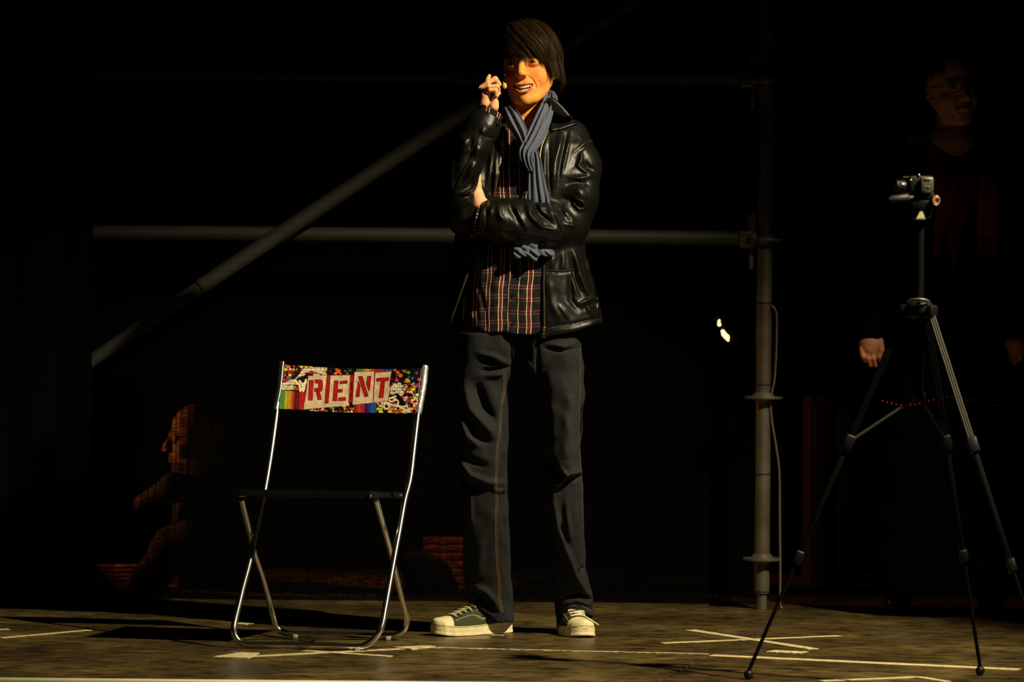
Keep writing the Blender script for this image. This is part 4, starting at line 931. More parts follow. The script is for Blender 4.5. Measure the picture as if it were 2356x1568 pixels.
def add_uv(o, U, Vv):
    me = o.data; uvl = me.uv_layers.new(name='weave'); li = np.zeros(len(me.loops), np.int32); me.loops.foreach_get('vertex_index', li)
    uvl.data.foreach_set('uv', np.stack([U[li], Vv[li]], 1).astype(f32).ravel())
SR = col_px([(255, 1160, 1250, .062, .045), (300, 1125, 1300, .085, .03), (400, 1105, 1320, .104, .0), (540, 1085, 1310, .112, 0), (600, 1076, 1320, .124, -.006), (660, 1070, 1325, .126, -.006), (720, 1062, 1335, .126, -.008), (790, 1060, 1340, .126, -.01)])
SH = [([(1173, 300), (1174, 560), (1172, 770)], 1.6, .0022), ([(1164, 320), (1166, 560), (1163, 770)], 5, -.002), ([(1110, 600), (1104, 660), (1112, 740)], 8, .005), ([(1098, 640), (1112, 700), (1118, 760)], 6, -.006), ([(1140, 600), (1142, 760)], 9, .003), ([(1180, 640), (1215, 660), (1250, 640)], 8, -.004), ([(1200, 600), (1205, 760)], 8, .003), ([(1060, 730), (1090, 726)], 6, .004), ([(1070, 700), (1080, 760)], 5, -.005), ([(1180, 680), (1240, 700)], 6, .003)]
def shirt(p):
    X, Y = PX(p); t, cy = torso(p, X, Y, 0, SR); t = t - strokes(X, Y, SH) - wrink(p, 34, .0014, 7)
    ti = t + .012 + np.clip(720 - Y, 0, 100) / 800
    hem = (Y - np.interp(X, [1056, 1090, 1120, 1166, 1174, 1252, 1340], [735, 752, 765, 763, 768, 771, 760]).astype(f32)) / 817
    vcut = (np.abs(X - 1206) - np.clip((312 - Y) * .55, 0, 60)).astype(f32) / 817
    vcut = np.where((Y < 312) & (p[:, 1] < BD), vcut, 1).astype(f32)
    return smax(smax(smax(smax(t, -ti, .001), hem, .001), -(neck(p) + .0), .004), -vcut, .003).astype(f32)
a, b_ = bp(1050, 790, 0), bp(1345, 262, 0)
vs, qs = sdf_mesh(shirt, (a[0], BD - .16, a[2]), (b_[0], BD + .16, b_[2]), .0032)
st = build('plaid_shirt', vs, qs, M['plaid'], boy)
def plaid_uv(v, shift=0, wob=.9):
    X, Y = PX(v.astype(f32)); lean = np.interp(Y, [300, 570, 640, 700, 760], [-1, 2.5, 0, -2.5, -5]) + wob * np.sin(Y / 23.) + .6 * np.sin(Y / 9.)
    U = X - lean; sag = 1.2 * np.sin(X / 17.) - .02 * (X - 1140) + .04 * np.maximum(X - 1173, 0)
    return U, (Y - 594 - sag) / 29.35 + .5
U_, V_ = plaid_uv(vs); add_uv(st, U_, V_)
sbvh = BVHTree.FromPolygons([tuple(p) for p in vs], [tuple(q) for q in qs.tolist()])
for x, y, m in ((1180, 679, M['black_plastic']), (1181, 600, M['black_plastic']), (1193, 452, M['teeth']), (1193, 382, M['black_plastic']), (1181, 745, M['black_plastic'])):
    h, n = cast(sbvh, x, y, .001)
    if h is not None: MB().lathe(h, [(.0044, 0), (.0048, .001), (.0042, .002), (.0030, .0016)], n, 16).build('button', m, st)
stitchline('stitching', sbvh, [(1191, 600), (1191, 680), (1189, 765)], mat('dark_thread', (.006, .006, .008), .8), st, .0005, .0003, (.003, .001))
# shirt cuffs showing at both wrists
def cuff(axis_a, axis_b, ra, rb, name, gap=None, rows=14, n=56, flare=0, cut=None):
    A = np.array(axis_a); B = np.array(axis_b); T = (B - A) / np.linalg.norm(B - A); N = np.cross(T, [0, 1, 0]); N /= np.linalg.norm(N); Bn = np.cross(T, N); V = []; U = []; Vv = []
    angs = np.linspace(0, 2 * math.pi, n + 1) if gap is None else np.linspace(gap[0], gap[1], n + 1)
    for L_ in (0, 1):
        for i in range(rows + 1):
            t = i / rows; r = ra + (rb - ra) * t + flare * t * t - L_ * .0022
            for k, a_ in enumerate(angs):
                ex = cut(a_) if cut else 0
                V.append(A + (B - A) * t + T * ex * t + r * (1 + .03 * math.sin(3 * a_ + 1)) * (math.cos(a_) * N + math.sin(a_) * Bn)); U.append(500 + a_ * r / .036 * 29.3); Vv.append(t * np.linalg.norm(B - A) / .036 + .2)
    w = n + 1; off = (rows + 1) * w
    Fc = [(i * w + k, i * w + k + 1, (i + 1) * w + k + 1, (i + 1) * w + k) for i in range(rows) for k in range(n)] + [(off + i * w + k, off + (i + 1) * w + k, off + (i + 1) * w + k + 1, off + i * w + k + 1) for i in range(rows) for k in range(n)]
    Fc += [(rows * w + k, rows * w + k + 1, off + rows * w + k + 1, off + rows * w + k) for k in range(n)]
    for k0 in (0, n): Fc += [(i * w + k0, (i + 1) * w + k0, off + (i + 1) * w + k0, off + i * w + k0) for i in range(rows)]
    o = build(name, V, Fc, M['plaid'], st); add_uv(o, np.array(U), np.array(Vv)); return o
A_ = fore_r[-1] - cutr_n * .022; B_ = fore_r[-1] + cutr_n * .014
cuff(A_, B_, .0335, .0335, 'shirt_cuff', flare=.004)
cuff(fore_l[-1] - cutl_n * .03, fore_l[-1] + cutl_n * .009, .0445, .0450, 'shirt_cuff')
# ---- scarf
def ribbon(name, pts, pleats, m, parent, th=.006, ny=None, nu=60, amp=.0035, seed=0, bulge=.010, ragged=0):
    """pleated cloth band; pts: (px, py, dy, width px, side angle in degrees in the picture plane)"""
    A = spline(np.array(pts, float), 12); P = np.array([bp(r[0], r[1], r[2]) for r in A]); n = len(A); V = []; r_ = np.random.default_rng(seed)
    ph = r_.uniform(0, 6, 8); us = np.linspace(-1, 1, nu + 1)
    T = np.gradient(P, axis=0); T /= np.linalg.norm(T, axis=1)[:, None]
    for i in range(n):
        w = A[i][3] / 817 / 2; a_ = math.radians(A[i][4]); sd = CR * math.cos(a_) + CU * math.sin(a_); nn = np.cross(sd, T[i]); nn /= np.linalg.norm(nn)
        if nn[1] > 0: nn = -nn
        for k, u_ in enumerate(us):
            pl = sum(math.sin(pleats * u_ * (1 + .15 * j) + ph[j] + .9 * math.sin(i / n * (3 + j) + ph[j + 3])) / (1 + j * .8) for j in range(3))
            h = bulge * (1 - u_ * u_) ** .5 + amp * (abs(pl) ** .7 * (1 if pl > 0 else -1)) * (1 - u_ ** 6)
            e = ragged * math.sin(k * 1.9 + seed) if i == n - 1 else 0
            V.append(P[i] + sd * w * u_ + nn * h + T[i] * e)
    for i in range(n):
        w = A[i][3] / 817 / 2; a_ = math.radians(A[i][4]); sd = CR * math.cos(a_) + CU * math.sin(a_); nn = np.cross(sd, T[i]); nn /= np.linalg.norm(nn)
        if nn[1] > 0: nn = -nn
        for u_ in us: V.append(P[i] + sd * w * u_ * .98 - nn * th)
    W_ = nu + 1; o_ = n * W_; Fc = []
    for i in range(n - 1):
        for k in range(nu):
            Fc += [(i * W_ + k, i * W_ + k + 1, (i + 1) * W_ + k + 1, (i + 1) * W_ + k), (o_ + i * W_ + k, o_ + (i + 1) * W_ + k, o_ + (i + 1) * W_ + k + 1, o_ + i * W_ + k + 1)]
        for k in (0, nu): Fc.append((i * W_ + k, (i + 1) * W_ + k, o_ + (i + 1) * W_ + k, o_ + i * W_ + k))
    for i in (0, n - 1): Fc += [(i * W_ + k, i * W_ + k + 1, o_ + i * W_ + k + 1, o_ + i * W_ + k) for k in range(nu)]
    return build(name, V, Fc, m, parent)
sc = ribbon('scarf', [(1262, 218, .02, 20, -25), (1261, 238, -.035, 32, -15), (1250, 268, -.075, 40, -12), (1237, 300, -.105, 44, -10), (1222, 330, -.128, 42, -8), (1209, 352, -.142, 36, -8), (1212, 372, -.142, 28, -4), (1222, 388, -.132, 18, 0)], 11, M['scarf'], boy, seed=1, amp=.0042, bulge=.012)
ribbon('scarf_band', [(1160, 240, -.02, 10, 20), (1176, 262, -.075, 34, 12), (1187, 285, -.100, 38, 14), (1199, 312, -.120, 34, 16), (1207, 335, -.130, 22, 18)], 8, M['scarf'], sc, seed=5, amp=.004, bulge=.008)
ribbon('scarf_band', [(1224, 330, -.128, 18, 0), (1231, 365, -.132, 26, 4), (1233, 395, -.130, 34, 2), (1236, 430, -.132, 42, 2), (1240, 462, -.134, 48, 1), (1242, 500, -.126, 48, 0), (1238, 545, -.128, 46, 0), (1230, 574, -.140, 44, 0)], 10, M['scarf'], sc, seed=9, amp=.0038, bulge=.006)
ribbon('scarf_band', [(1212, 440, -.128, 12, 0), (1208, 462, -.130, 18, 0), (1204, 500, -.126, 22, 0), (1196, 545, -.126, 24, 0), (1190, 574, -.138, 22, 0)], 4, M['scarf'], sc, seed=12, amp=.003, bulge=.005)
crump = lambda x, y: .006 * abs(math.sin(x / 5.2 + 1.5 * math.sin(y / 6.))) + .005 * abs(math.sin(y / 5.0 - x / 9.)) + .002 * math.sin(x / 2.2 + y / 1.7)
patch('scarf_end', [(1180, 592), (1181, 570), (1188, 560), (1197, 568), (1200, 560), (1204, 552), (1216, 554), (1236, 562), (1238, 574), (1254, 572), (1274, 576), (1274, 588), (1256, 591), (1242, 588), (1233, 602), (1224, 598), (1214, 591), (1200, 593), (1188, 596)], [sbvh], .034, .004, M['scarf'], sc, step=1.5, relief=crump, default=BD - .13)
MB().tube(spline([bp(1264, 224, .01), bp(1262, 232, .07), bp(1215, 242, .105), bp(1170, 244, .07), bp(1160, 246, .0)], 8), .022, 14).build('scarf_band', M['scarf'], sc)
# ---- jeans
LL = col_px([(760, 1052, 1215, .125, -.0), (800, 1050, 1200, .125, 0), (850, 1048, 1184, .115, 0), (880, 1048, 1172, .11, 0), (900, 1048, 1168, .108, 0), (1000, 1051, 1168, .098, -.005), (1060, 1054, 1164, .094, .0), (1120, 1056, 1165, .09, .02), (1200, 1059, 1170, .088, .045), (1300, 1065, 1177, .080, .090), (1380, 1076, 1181, .070, .120), (1440, 1086, 1183, .068, .125)])
LR = col_px([(760, 1170, 1334, .125, 0), (800, 1195, 1338, .125, 0), (850, 1196, 1343, .115, 0), (880, 1222, 1344, .11, 0), (900, 1237, 1345, .108, 0), (1000, 1244, 1338, .098, .0), (1060, 1248, 1336, .094, .01), (1120, 1254, 1343, .09, .03), (1200, 1260, 1343, .086, .05), (1300, 1266, 1347, .078, .105), (1380, 1274, 1364, .068, .145), (1440, 1282, 1362, .066, .150)])
K_L = [([(1066, 880), (1080, 940), (1112, 974), (1136, 1000)], 10, .010), ([(1096, 880), (1112, 930), (1140, 975)], 11, -.010), ([(1052, 945), (1074, 1004), (1106, 1028)], 9, .009), ([(1072, 950), (1094, 1000), (1130, 1020)], 8, -.008), ([(1053, 1058), (1082, 1094), (1122, 1110), (1160, 1112)], 9, .010), ([(1054, 1090), (1078, 1116), (1096, 1128)], 9, -.013), ([(1058, 1040), (1090, 1062), (1120, 1072)], 8, -.006), ([(1082, 1132), (1084, 1200)], 6, .005),
       ([(1100, 812), (1140, 822), (1170, 838)], 7, .006), ([(1110, 852), (1140, 850), (1172, 842)], 5, -.008), ([(1112, 866), (1150, 862), (1162, 856)], 5, .005), ([(1110, 830), (1142, 838)], 5, -.005), ([(1160, 870), (1166, 1000), (1162, 1100), (1170, 1300)], 6, .004),
       ([(1089, 1350), (1118, 1362), (1140, 1385), (1150, 1408)], 8, .009), ([(1080, 1352), (1108, 1378), (1136, 1406)], 7, -.011), ([(1110, 1240), (1100, 1320)], 10, .004), ([(1130, 1120), (1150, 1130), (1166, 1124)], 5, .004), ([(1064, 1180), (1066, 1300)], 6, -.004)]
K_R = [([(1284, 1072), (1304, 1096), (1290, 1112), (1268, 1132)], 6, .010), ([(1248, 1040), (1270, 1075), (1296, 1098)], 11, -.016), ([(1338, 1094), (1310, 1104), (1280, 1134)], 5, -.008), ([(1342, 1082), (1320, 1090), (1300, 1094)], 5, .008), ([(1312, 900), (1306, 990), (1300, 1060)], 16, .006), ([(1250, 850), (1252, 940), (1262, 1030)], 10, -.008), ([(1270, 1140), (1283, 1217), (1314, 1294), (1332, 1336), (1362, 1378)], 8, .009), ([(1258, 1160), (1268, 1240), (1296, 1320), (1320, 1372)], 10, -.010),
       ([(1334, 800), (1335, 1000), (1334, 1040)], 2.5, -.004), ([(1250, 800), (1290, 808), (1334, 800)], 4, -.004), ([(1256, 790), (1300, 797), (1330, 785)], 5, .004), ([(1296, 1376), (1330, 1366), (1362, 1378)], 4, -.009), ([(1290, 1392), (1326, 1380), (1360, 1392)], 4, .006), ([(1340, 1300), (1332, 1320)], 5, -.006), ([(1302, 1150), (1312, 1250)], 6, .005), ([(1256, 1020), (1262, 1000)], 5, -.005)]
K_H = [([(1176, 790), (1177, 860)], 3, -.005), ([(1185, 805), (1210, 850), (1232, 880)], 8, -.010), ([(1180, 795), (1186, 840)], 4, .004), ([(1236, 790), (1240, 900)], 5, -.012), ([(1205, 820), (1222, 850)], 5, .005)]
hemL = lambda X: np.interp(X, [1060, 1078, 1092, 1110, 1128, 1142, 1152, 1166, 1184], [1408, 1402, 1399, 1404, 1414, 1428, 1433, 1430, 1432])
hemR = lambda X: np.interp(X, [1266, 1285, 1300, 1315, 1335, 1352, 1368], [1440, 1428, 1412, 1404, 1406, 1414, 1420])
def jeans(p, inner=False):
    X, Y = PX(p); i_ = .004 if inner else 0
    l, cy = torso(p, X, Y, i_, LL); r, cy2 = torso(p, X, Y, i_, LR)
    if not inner:
        fr = np.clip((BD + .03 + np.clip(Y - 1050, 0, 300) / 2000 - p[:, 1]) / .04, .2, 1); l = l - (1.45 * strokes(X, Y, K_L) + strokes(X, Y, K_H)) * fr - wrink(p, 26, .0018, 1); r = r - (1.35 * strokes(X, Y, K_R) + strokes(X, Y, K_H) * .6) * fr - wrink(p, 26, .0018, 3)
    back = p[:, 1] > BD + .14
    l = smax(l, (Y - np.where(back, 1432, hemL(X)).astype(f32)) / 817, .003); r = smax(r, (Y - np.where(back, 1442, hemR(X)).astype(f32)) / 817, .003)
    return l, r, X, Y
def jeans_f(p):
    l, r, X, Y = jeans(p); d = smin(l, r, .012)
    leg = Y > 1300; d = np.where(leg, smax(d, -(np.minimum(l, r) + .0055), .002), d)
    return smax(d, (765 - Y) / 817, .003).astype(f32)
a, b_ = bp(1036, 1455, 0), bp(1380, 755, 0)
vk, qk = sdf_mesh(jeans_f, (a[0], BD - .145, a[2]), (b_[0], BD + .26, b_[2]), .0034)
X_, Y_ = PX(vk.astype(f32)); L_side = X_ < 1215
hl_ = np.where(L_side, hemL(X_), hemR(X_)) - 22; kk = np.clip((Y_ - hl_) / 2, 0, 1)[:, None]
ck = np.array([.9, .95, 1.05]) * (1 - kk) + np.array([.8, 1.05, 1.5]) * kk
fade = 1 + .55 * np.exp(-(((X_ - 1312) / 26) ** 2 + ((Y_ - 1010) / 130) ** 2)) + .45 * np.exp(-(((X_ - 1290) / 14) ** 2 + ((Y_ - 1180) / 60) ** 2)) + .3 * np.exp(-(((X_ - 1090) / 22) ** 2 + ((Y_ - 980) / 90) ** 2))
M['denim_p'] = mat('denim_worn', (.005, .0054, .0062), .9, noise=(380, (.034, .034, .032), .15), bump=(900, .5), attr=1, spec=.2)
# the ramp colour multiplies the painted wear
jeans_o = build('jeans', vk, qk, M['denim_p'], boy, col=(ck * fade[:, None] * 1.0))
kbvh = BVHTree.FromPolygons([tuple(p) for p in vk], [tuple(q) for q in qk.tolist()])
sl_ = [(1160, 858), (1159, 900), (1153, 935), (1150, 990), (1144, 1030), (1142, 1090), (1140, 1120), (1143, 1150), (1141, 1180), (1142, 1240), (1144, 1300), (1149, 1345), (1148, 1370), (1155, 1408)]
for dx in (-1.6, 2.2): stitchline('stitching', kbvh, [(x + dx, y) for x, y in sl_], M['thread'], jeans_o, .00055, .0004, (.0024, .0014), 26)
stitchline('stitching', kbvh, [(1287, 1408), (1305, 1396), (1325, 1391), (1340, 1393), (1362, 1406)], M['thread'], jeans_o, .0005, .0004, (.0026, .001), 12)
stitchline('stitching', kbvh, [(1090, 1384), (1120, 1396), (1143, 1414), (1156, 1414)], mat('thread_dark', lin(90, 80, 60), .8), jeans_o, .0004, .0003, (.0026, .001), 12)
stitchline('stitching', kbvh, [(1176, 800), (1186, 798), (1198, 795)], M['thread'], jeans_o, .0006, .0004, (.003, .001), 12)
stitchline('stitching', kbvh, [(1334, 800), (1335, 880), (1334, 960), (1334, 1040), (1339, 1120), (1340, 1220)], mat('thread_grey', lin(120, 116, 100), .8), jeans_o, .0005, .0004, (.003, .0012), 20)
# ---- sneakers
def sneaker(heel, toe, L, label, flip=1):
    hx = np.array(heel, float); d = np.array(toe[:2]) - hx[:2]; d /= np.linalg.norm(d); ang = math.atan2(d[1], d[0]); R = rotz(math.degrees(ang)); O = np.array([hx[0], hx[1], 0.0])
    loc = lambda p: ((p - O.astype(f32)) @ R.astype(f32))                 # x along the foot, y across, z up
    wpt = lambda q: O + R @ np.array(q)
    xs = np.array([0.0, .012, .04, .09, .14, .19, .235, .262, .280]) * (L / .285)
    hwid = np.array([.018, .028, .0325, .032, .038, .0455, .043, .034, .018])
    cen = flip * np.array([0, 0, 0, .002, .003, .002, -.003, -.006, -.008])
    def out2(q, inset=0):
        x = q[:, 0]; w = np.interp(x, xs, hwid).astype(f32) - inset; c = np.interp(x, xs, cen).astype(f32)
        end = np.maximum(-(x - inset), x - (xs[-1] + .0 - inset))
        return smax(np.abs(q[:, 1] - c) - w, end, .012)
    rise = lambda x: (np.clip((x - L * .78) / (L * .22), 0, 1) ** 2 * .007 + np.clip((.03 - x) / .03, 0, 1) ** 2 * .002).astype(f32)
    def sole(p):
        q = loc(p); z = q[:, 2] - rise(q[:, 0]); top = np.interp(q[:, 0], [0, .05, .13, .2, L], [.042, .036, .029, .028, .030]).astype(f32)
        g_ = .0006 * (np.abs(z - .010) < .0012) + .0005 * (np.abs(z - .022) < .001)
        o2 = out2(q) - .002 * np.clip((.012 - z) / .012, 0, 1)
        return smax(smax(o2 + g_, z - top, .003), -(z - .0005), .003).astype(f32)
    ht = lambda x: np.interp(x, [0, .03, .07, .10, .13, .17, .205, .235, .265, L], [.085, .092, .094, .092, .084, .068, .056, .050, .044, .030]).astype(f32)
    def upper(p, infl=0.0):
        q = loc(p); x = q[:, 0]; z = q[:, 2] - rise(x) * .9; w = np.interp(x, xs, hwid).astype(f32) - .003 + infl; c = np.interp(x, xs, cen).astype(f32); h = ht(x) + infl
        zz = np.clip((z - .022) / (h - .022), 0, 1.4)
        ww = w * np.sqrt(np.clip(1 - .80 * zz ** 2.2, .02, 1))
        d = smax(np.abs(q[:, 1] - c) - ww, z - h, .012); d = smax(d, np.maximum(.004 - infl - x, x - (L - .006 + infl)), .016)
        return smax(d, .018 - z, .002).astype(f32)
    def upper_f(p):
        q = loc(p); d = upper(p); hole = ell(q, (.045, 0, .10), (.034, .022, .05)); return smax(d, -hole, .004).astype(f32)
    def toecap(p):
        q = loc(p); d = upper(p, .0022); cut = (L * .80 + .35 * np.abs(q[:, 1]) ** 1.0 - .004 - q[:, 0]); return smax(d, cut.astype(f32), .003).astype(f32)
    cs = [wpt((x, y, 0)) for x in (-.02, L + .02) for y in (-.06, .06)]; lo_ = np.min(cs, 0); hi_ = np.max(cs, 0); hi_[2] = .115; lo_[2] = -.006
    vu, qu = sdf_mesh(upper_f, lo_, hi_, .0022)
    sh = build('sneaker', vu, qu, M['canvas'], boy); tag(sh, label)
    hs = hi_.copy(); hs[2] = .062
    vv, qq = sdf_mesh(sole, lo_, hs, .0018); build('sole', vv, qq, M['rubber_white'], sh)
    hc = hi_.copy(); hc[2] = .07; vv, qq = sdf_mesh(toecap, lo_, hc, .0018); build('toe_cap', vv, qq, M['rubber_white'], sh)
    ubv = BVHTree.FromPolygons([tuple(p) for p in vu], [tuple(q) for q in qu.tolist()])
    def surf(x, y, off, frm=None):                                       # drop onto the upper from above
        q = wpt((x, y, .2)); h = ubv.ray_cast(Vector(q), Vector((0, 0, -1)))
        if h[0] is None: return wpt((x, y, .05))
        return np.array(h[0]) + np.array(h[1]) * off
    def lace(a_, b2, off=.003, r=.0026, n=9):
        P = [surf(a_[0] + (b2[0] - a_[0]) * t, a_[1] + (b2[1] - a_[1]) * t, off) for t in np.linspace(0, 1, n)]; MB().tube(smooth_path(P, 1), r, 7).build('lace', M['lace'], sh)
    for k in range(5):
        x = L * .80 - .012 - k * .0165; w = .019 + .001 * k
        lace((x, -w), (x + .002, w), .0042 + .0006 * k)
        lace((x, -w), (x - .0155, w * .9), .0028)
        for s in (-1, 1):
            p = surf(x, s * (w + .002), .0006); qn = surf(x, s * (w + .002), .0046); MB().lathe(p, [(.0046, 0), (.0048, .001), (.0034, .0016), (.0022, .0008)], qn - p, 14).build('eyelet', M['alu'], sh)
    for s in (-1, 1):                                                     # stitched edge of the lacing panel
        P = [surf(x, s * y, .0008) for x, y in zip(np.linspace(L * .80, L * .42, 16), np.linspace(.030, .036, 16))]
        for dz in (0, .003): MB().tube(smooth_path(np.array(P) + [0, 0, -dz], 3), .0007, 5).build('stitching', mat('thread_white', lin(200, 195, 160), .8), sh)
    # dark line between sole and upper
    P = []
    for t in np.linspace(0, 2 * math.pi, 60):
        a0, a1 = 0.0, .3
        for _ in range(24):
            am = (a0 + a1) / 2; qq_ = np.array([[L / 2 + am * math.cos(t), am * math.sin(t), 0]], f32)
            if out2(qq_)[0] < 0: a0 = am
            else: a1 = am
        x = L / 2 + a0 * math.cos(t); P.append(wpt((x, a0 * math.sin(t), float(np.interp(x, [0, .05, .13, .2, L], [.040, .034, .027, .026, .028])) + float(rise(np.array([x]))[0]))))
    MB().tube(P, .0008, 5).build('trim_line', mat('line', (.02, .02, .03), .5), sh)
    return sh, surf
hL = F(1172, 1453); tL = F(1020, 1462); 
s1, _ = sneaker(hL, tL, .272, 'green canvas sneaker pointing to the left, white rubber sole', 1)
hR = F(1300, 1448); tR = F(1345, 1470)
s2, sf = sneaker(hR, tR, .272, 'green canvas sneaker pointing at the camera, white rubber sole', -1)
P = [bp(1338, 1416, -.10), bp(1350, 1420, -.125), bp(1366, 1430, -.135), bp(1377, 1437, -.14)]
MB().tube(spline(P, 6), [.0028] * 12 + [.0022] * 7, 7).build('lace', M['lace'], s2)
# ---- hair
def hair(parent, H, R, seed, nclump, per, m, style, name='hair', capm=None, sc=1.0):
    r = np.random.default_rng(seed); cen = np.array([0, 13, 26.]); E = np.array([80.5, 97, 93.]); Vs = []; Fs = []; base = 0
    pole_ = np.array([-.10, .30, .95]); pole_ /= np.linalg.norm(pole_); ex = np.cross([0, 1, 0], pole_); ex /= np.linalg.norm(ex); ey = np.cross(pole_, ex)
    NP = 15
    for c in range(nclump):
        ph0 = r.uniform(-180, 180); th0 = abs(r.normal(0, 1)) * 30 % 75 if c % 3 else r.uniform(2, 60)
        end, swirl, drop, flick, lift = style(ph0, r)
        end *= r.uniform(.9, 1.06); lf = r.uniform(0, 1) * lift
        dph = r.normal(0, 7, per); dth = r.normal(0, 3, per); dl_ = r.uniform(.0, 1.0, per) * 3.5; ln = r.uniform(.86, 1.0, per)
        t = np.linspace(0, 1, NP)
        for k in range(per):
            conv = (1 - .6 * t ** 1.3)
            tot = (end + drop) * ln[k] - th0
            if tot < 12: continue
            th = th0 + dth[k] * conv + tot * t; over = np.maximum(th - end, 0); thc = np.radians(np.minimum(th, end))
            ph = np.radians(ph0 + dph[k] * conv * 60 / max(end, 40) + swirl * (np.clip(th, 0, 130) / 100) ** 1.6)
            d = np.sin(thc)[:, None] * (np.sin(ph)[:, None] * ex - np.cos(ph)[:, None] * (-ey) * -1) if False else np.sin(thc)[:, None] * (np.sin(ph)[:, None] * ex + -np.cos(ph)[:, None] * ey) + np.cos(thc)[:, None] * pole_
            rad = 1.0 + (lf + 4 + dl_[k]) / 90 * np.minimum(1, t * 3 + .3)
            P = cen + d * E * rad[:, None]
            P[:, 2] -= over * 1.55; out = d.copy(); out[:, 2] = 0; out /= np.linalg.norm(out, axis=1)[:, None] + 1e-6
            P += out * (flick * (over / 30.) ** 2 * 14)[:, None]
            P[:, 0] += 1.2 * np.sin(t * 5 + c); 
            T = np.gradient(P, axis=0); T /= np.linalg.norm(T, axis=1)[:, None] + 1e-9
            sd = np.cross(T, d); sd /= np.linalg.norm(sd, axis=1)[:, None] + 1e-9
            tw = r.uniform(-.9, .9); sd = sd * math.cos(tw) + np.cross(T, sd) * math.sin(tw)
            w = .52 * np.minimum(1, 1.3 * (1 - t) ** .6 + .12)
            Vs.append(np.stack([P - sd * w[:, None], P + sd * w[:, None]], 1).reshape(-1, 3))
            i = np.arange(NP - 1) * 2 + base; Fs.append(np.stack([i, i + 1, i + 3, i + 2], 1)); base += NP * 2
    V = np.concatenate(Vs); V = H + (V * sc / 1000) @ R.T
    return build(name, V, np.concatenate(Fs), m, parent)
def boy_style(ph, r):
    a = ph                                                 # 0 = front, + = image right
    if -42 < a < 30: return 128 + .04 * a + r.uniform(-5, 3), 56, 0, 0, 15
    if 30 <= a < 52: return 113, 34, 5, .6, 16
    if 52 <= a < 125: return 106, 4, 40, .30, 13
    if -75 < a <= -42: return 121, 52, 0, 0, 15
    if -110 < a <= -75: return 112, 10, 20, .1, 15
    return 100, 0, 40, .35, 9
hr = hair(boy, H0, HR, 2, 720, 24, M['hair'], boy_style)
def scalp(p):
    q = hq(p); d = ell(q, (0, 14, 28), (77.5, 95, 88)); cut = np.maximum(-(q[:, 2] - np.interp(q[:, 1], [-100, -60, -20, 20, 60, 120], [26, 22, 4, -30, -45, -45]).astype(f32)), -1e3)
    return (smax(d, cut, 6) / 1000).astype(f32)
vv, qq = sdf_mesh(scalp, H0 - .13, H0 + .13, .004); build('scalp_hair', vv, qq, mat('hair_base', (.012, .006, .003), .7), hr)
M['silver_leg'] = mat('silver_leg', (.085, .082, .06), .45, .6)
# ---------------------------------------------------------------- tripod
f1 = F(1722, 1562); f2 = F(2255, 1553); f3 = np.array([f2[0] + .10, f1[1] - .34, 0]); cx_, cy_ = W(2115, 700, 8.32)[:2]
tp = empty('tripod', (cx_, cy_, 0)); tag(tp, 'black camera tripod with silver grooved leg on the right of the stage', 'tripod')
hubz = W(2115, 700, 8.32)[2]
mb = MB(); mb.lathe((cx_, cy_, hubz - .035), [(.020, 0), (.030, .006), (.034, .02), (.034, .034), (.030, .040), (.016, .044)], n=24)
for f in (f1, f2, f3):
    d = np.array([f[0] - cx_, f[1] - cy_]); d /= np.linalg.norm(d); mb.box((cx_ + d[0] * .030, cy_ + d[1] * .030, hubz - .016), (.034, .03, .030), rotz(math.degrees(math.atan2(d[1], d[0]))), bev=.005)
mb.build('hub', M['black_plastic'], tp)
mb = MB(); mb.tube([W(2088, 694, 8.29), W(2098, 689, 8.28), W(2115, 687, 8.275), W(2133, 690, 8.28), W(2138, 694, 8.29)], .0028, 8); mb.build('hub_trim', M['alu'], tp)
MB().lathe(W(2113, 698, 8.285), [(.005, 0), (.005, .004), (.0035, .005)], (0, -1, 0), 14).build('screw', M['alu'], tp)
ctop = W(2116, 512, 8.32)[2]
MB().tube([(cx_, cy_, hubz - .22), (cx_, cy_, ctop)], .011, 16).build('centre_column', M['dark_metal'], tp)
def leg(foot, silver, kname='leg'):
    d = np.array([foot[0] - cx_, foot[1] - cy_]); d /= np.linalg.norm(d); A = np.array([cx_ + d[0] * .034, cy_ + d[1] * .034, hubz - .02]); B = np.array([foot[0], foot[1], .02])
    T = (B - A) / np.linalg.norm(B - A); side = np.cross(T, [0, -1, 0]); side /= np.linalg.norm(side); up = np.cross(side, T)
    if up[1] > 0: up = -up
    L_ = np.linalg.norm(B - A); R = np.stack([side, up, T], 1)
    k1 = A + T * L_ * .36; k2 = A + T * L_ * .68
    mb = MB(); m = M['silver_leg'] if silver else M['dark_metal']
    mb.box((A + k1) / 2, (.016, .010, np.linalg.norm(k1 - A)), R)
    for s in (-.0055, 0, .0055): mb.tube([A + side * s + up * .005, k1 + side * s + up * .005], .0021, 8)
    o = mb.build('leg', m, tp)
    if silver: tag(o, 'silver grooved leg')
    MB().box(k1, (.026, .020, .040), R, bev=.004).build('leg_clamp', M['black_plastic'], o)
    MB().box((k1 + k2) / 2, (.0125, .009, np.linalg.norm(k2 - k1)), R, bev=.002).build('lower_section', M['dark_metal'], o)
    MB().box(k2, (.022, .017, .034), R, bev=.004).build('leg_clamp', M['black_plastic'], o)
    MB().tube([k2, B], .0048, 12).build('lower_section', M['dark_metal'], o)
    MB().sphere((B[0], B[1], .012), (.012, .012, .0125), 14, 10).build('rubber_foot', M['black_plastic'], o)
    return k1
kk1 = leg(f1, False); kk2 = leg(f3, True); kk3 = leg(f2, False)
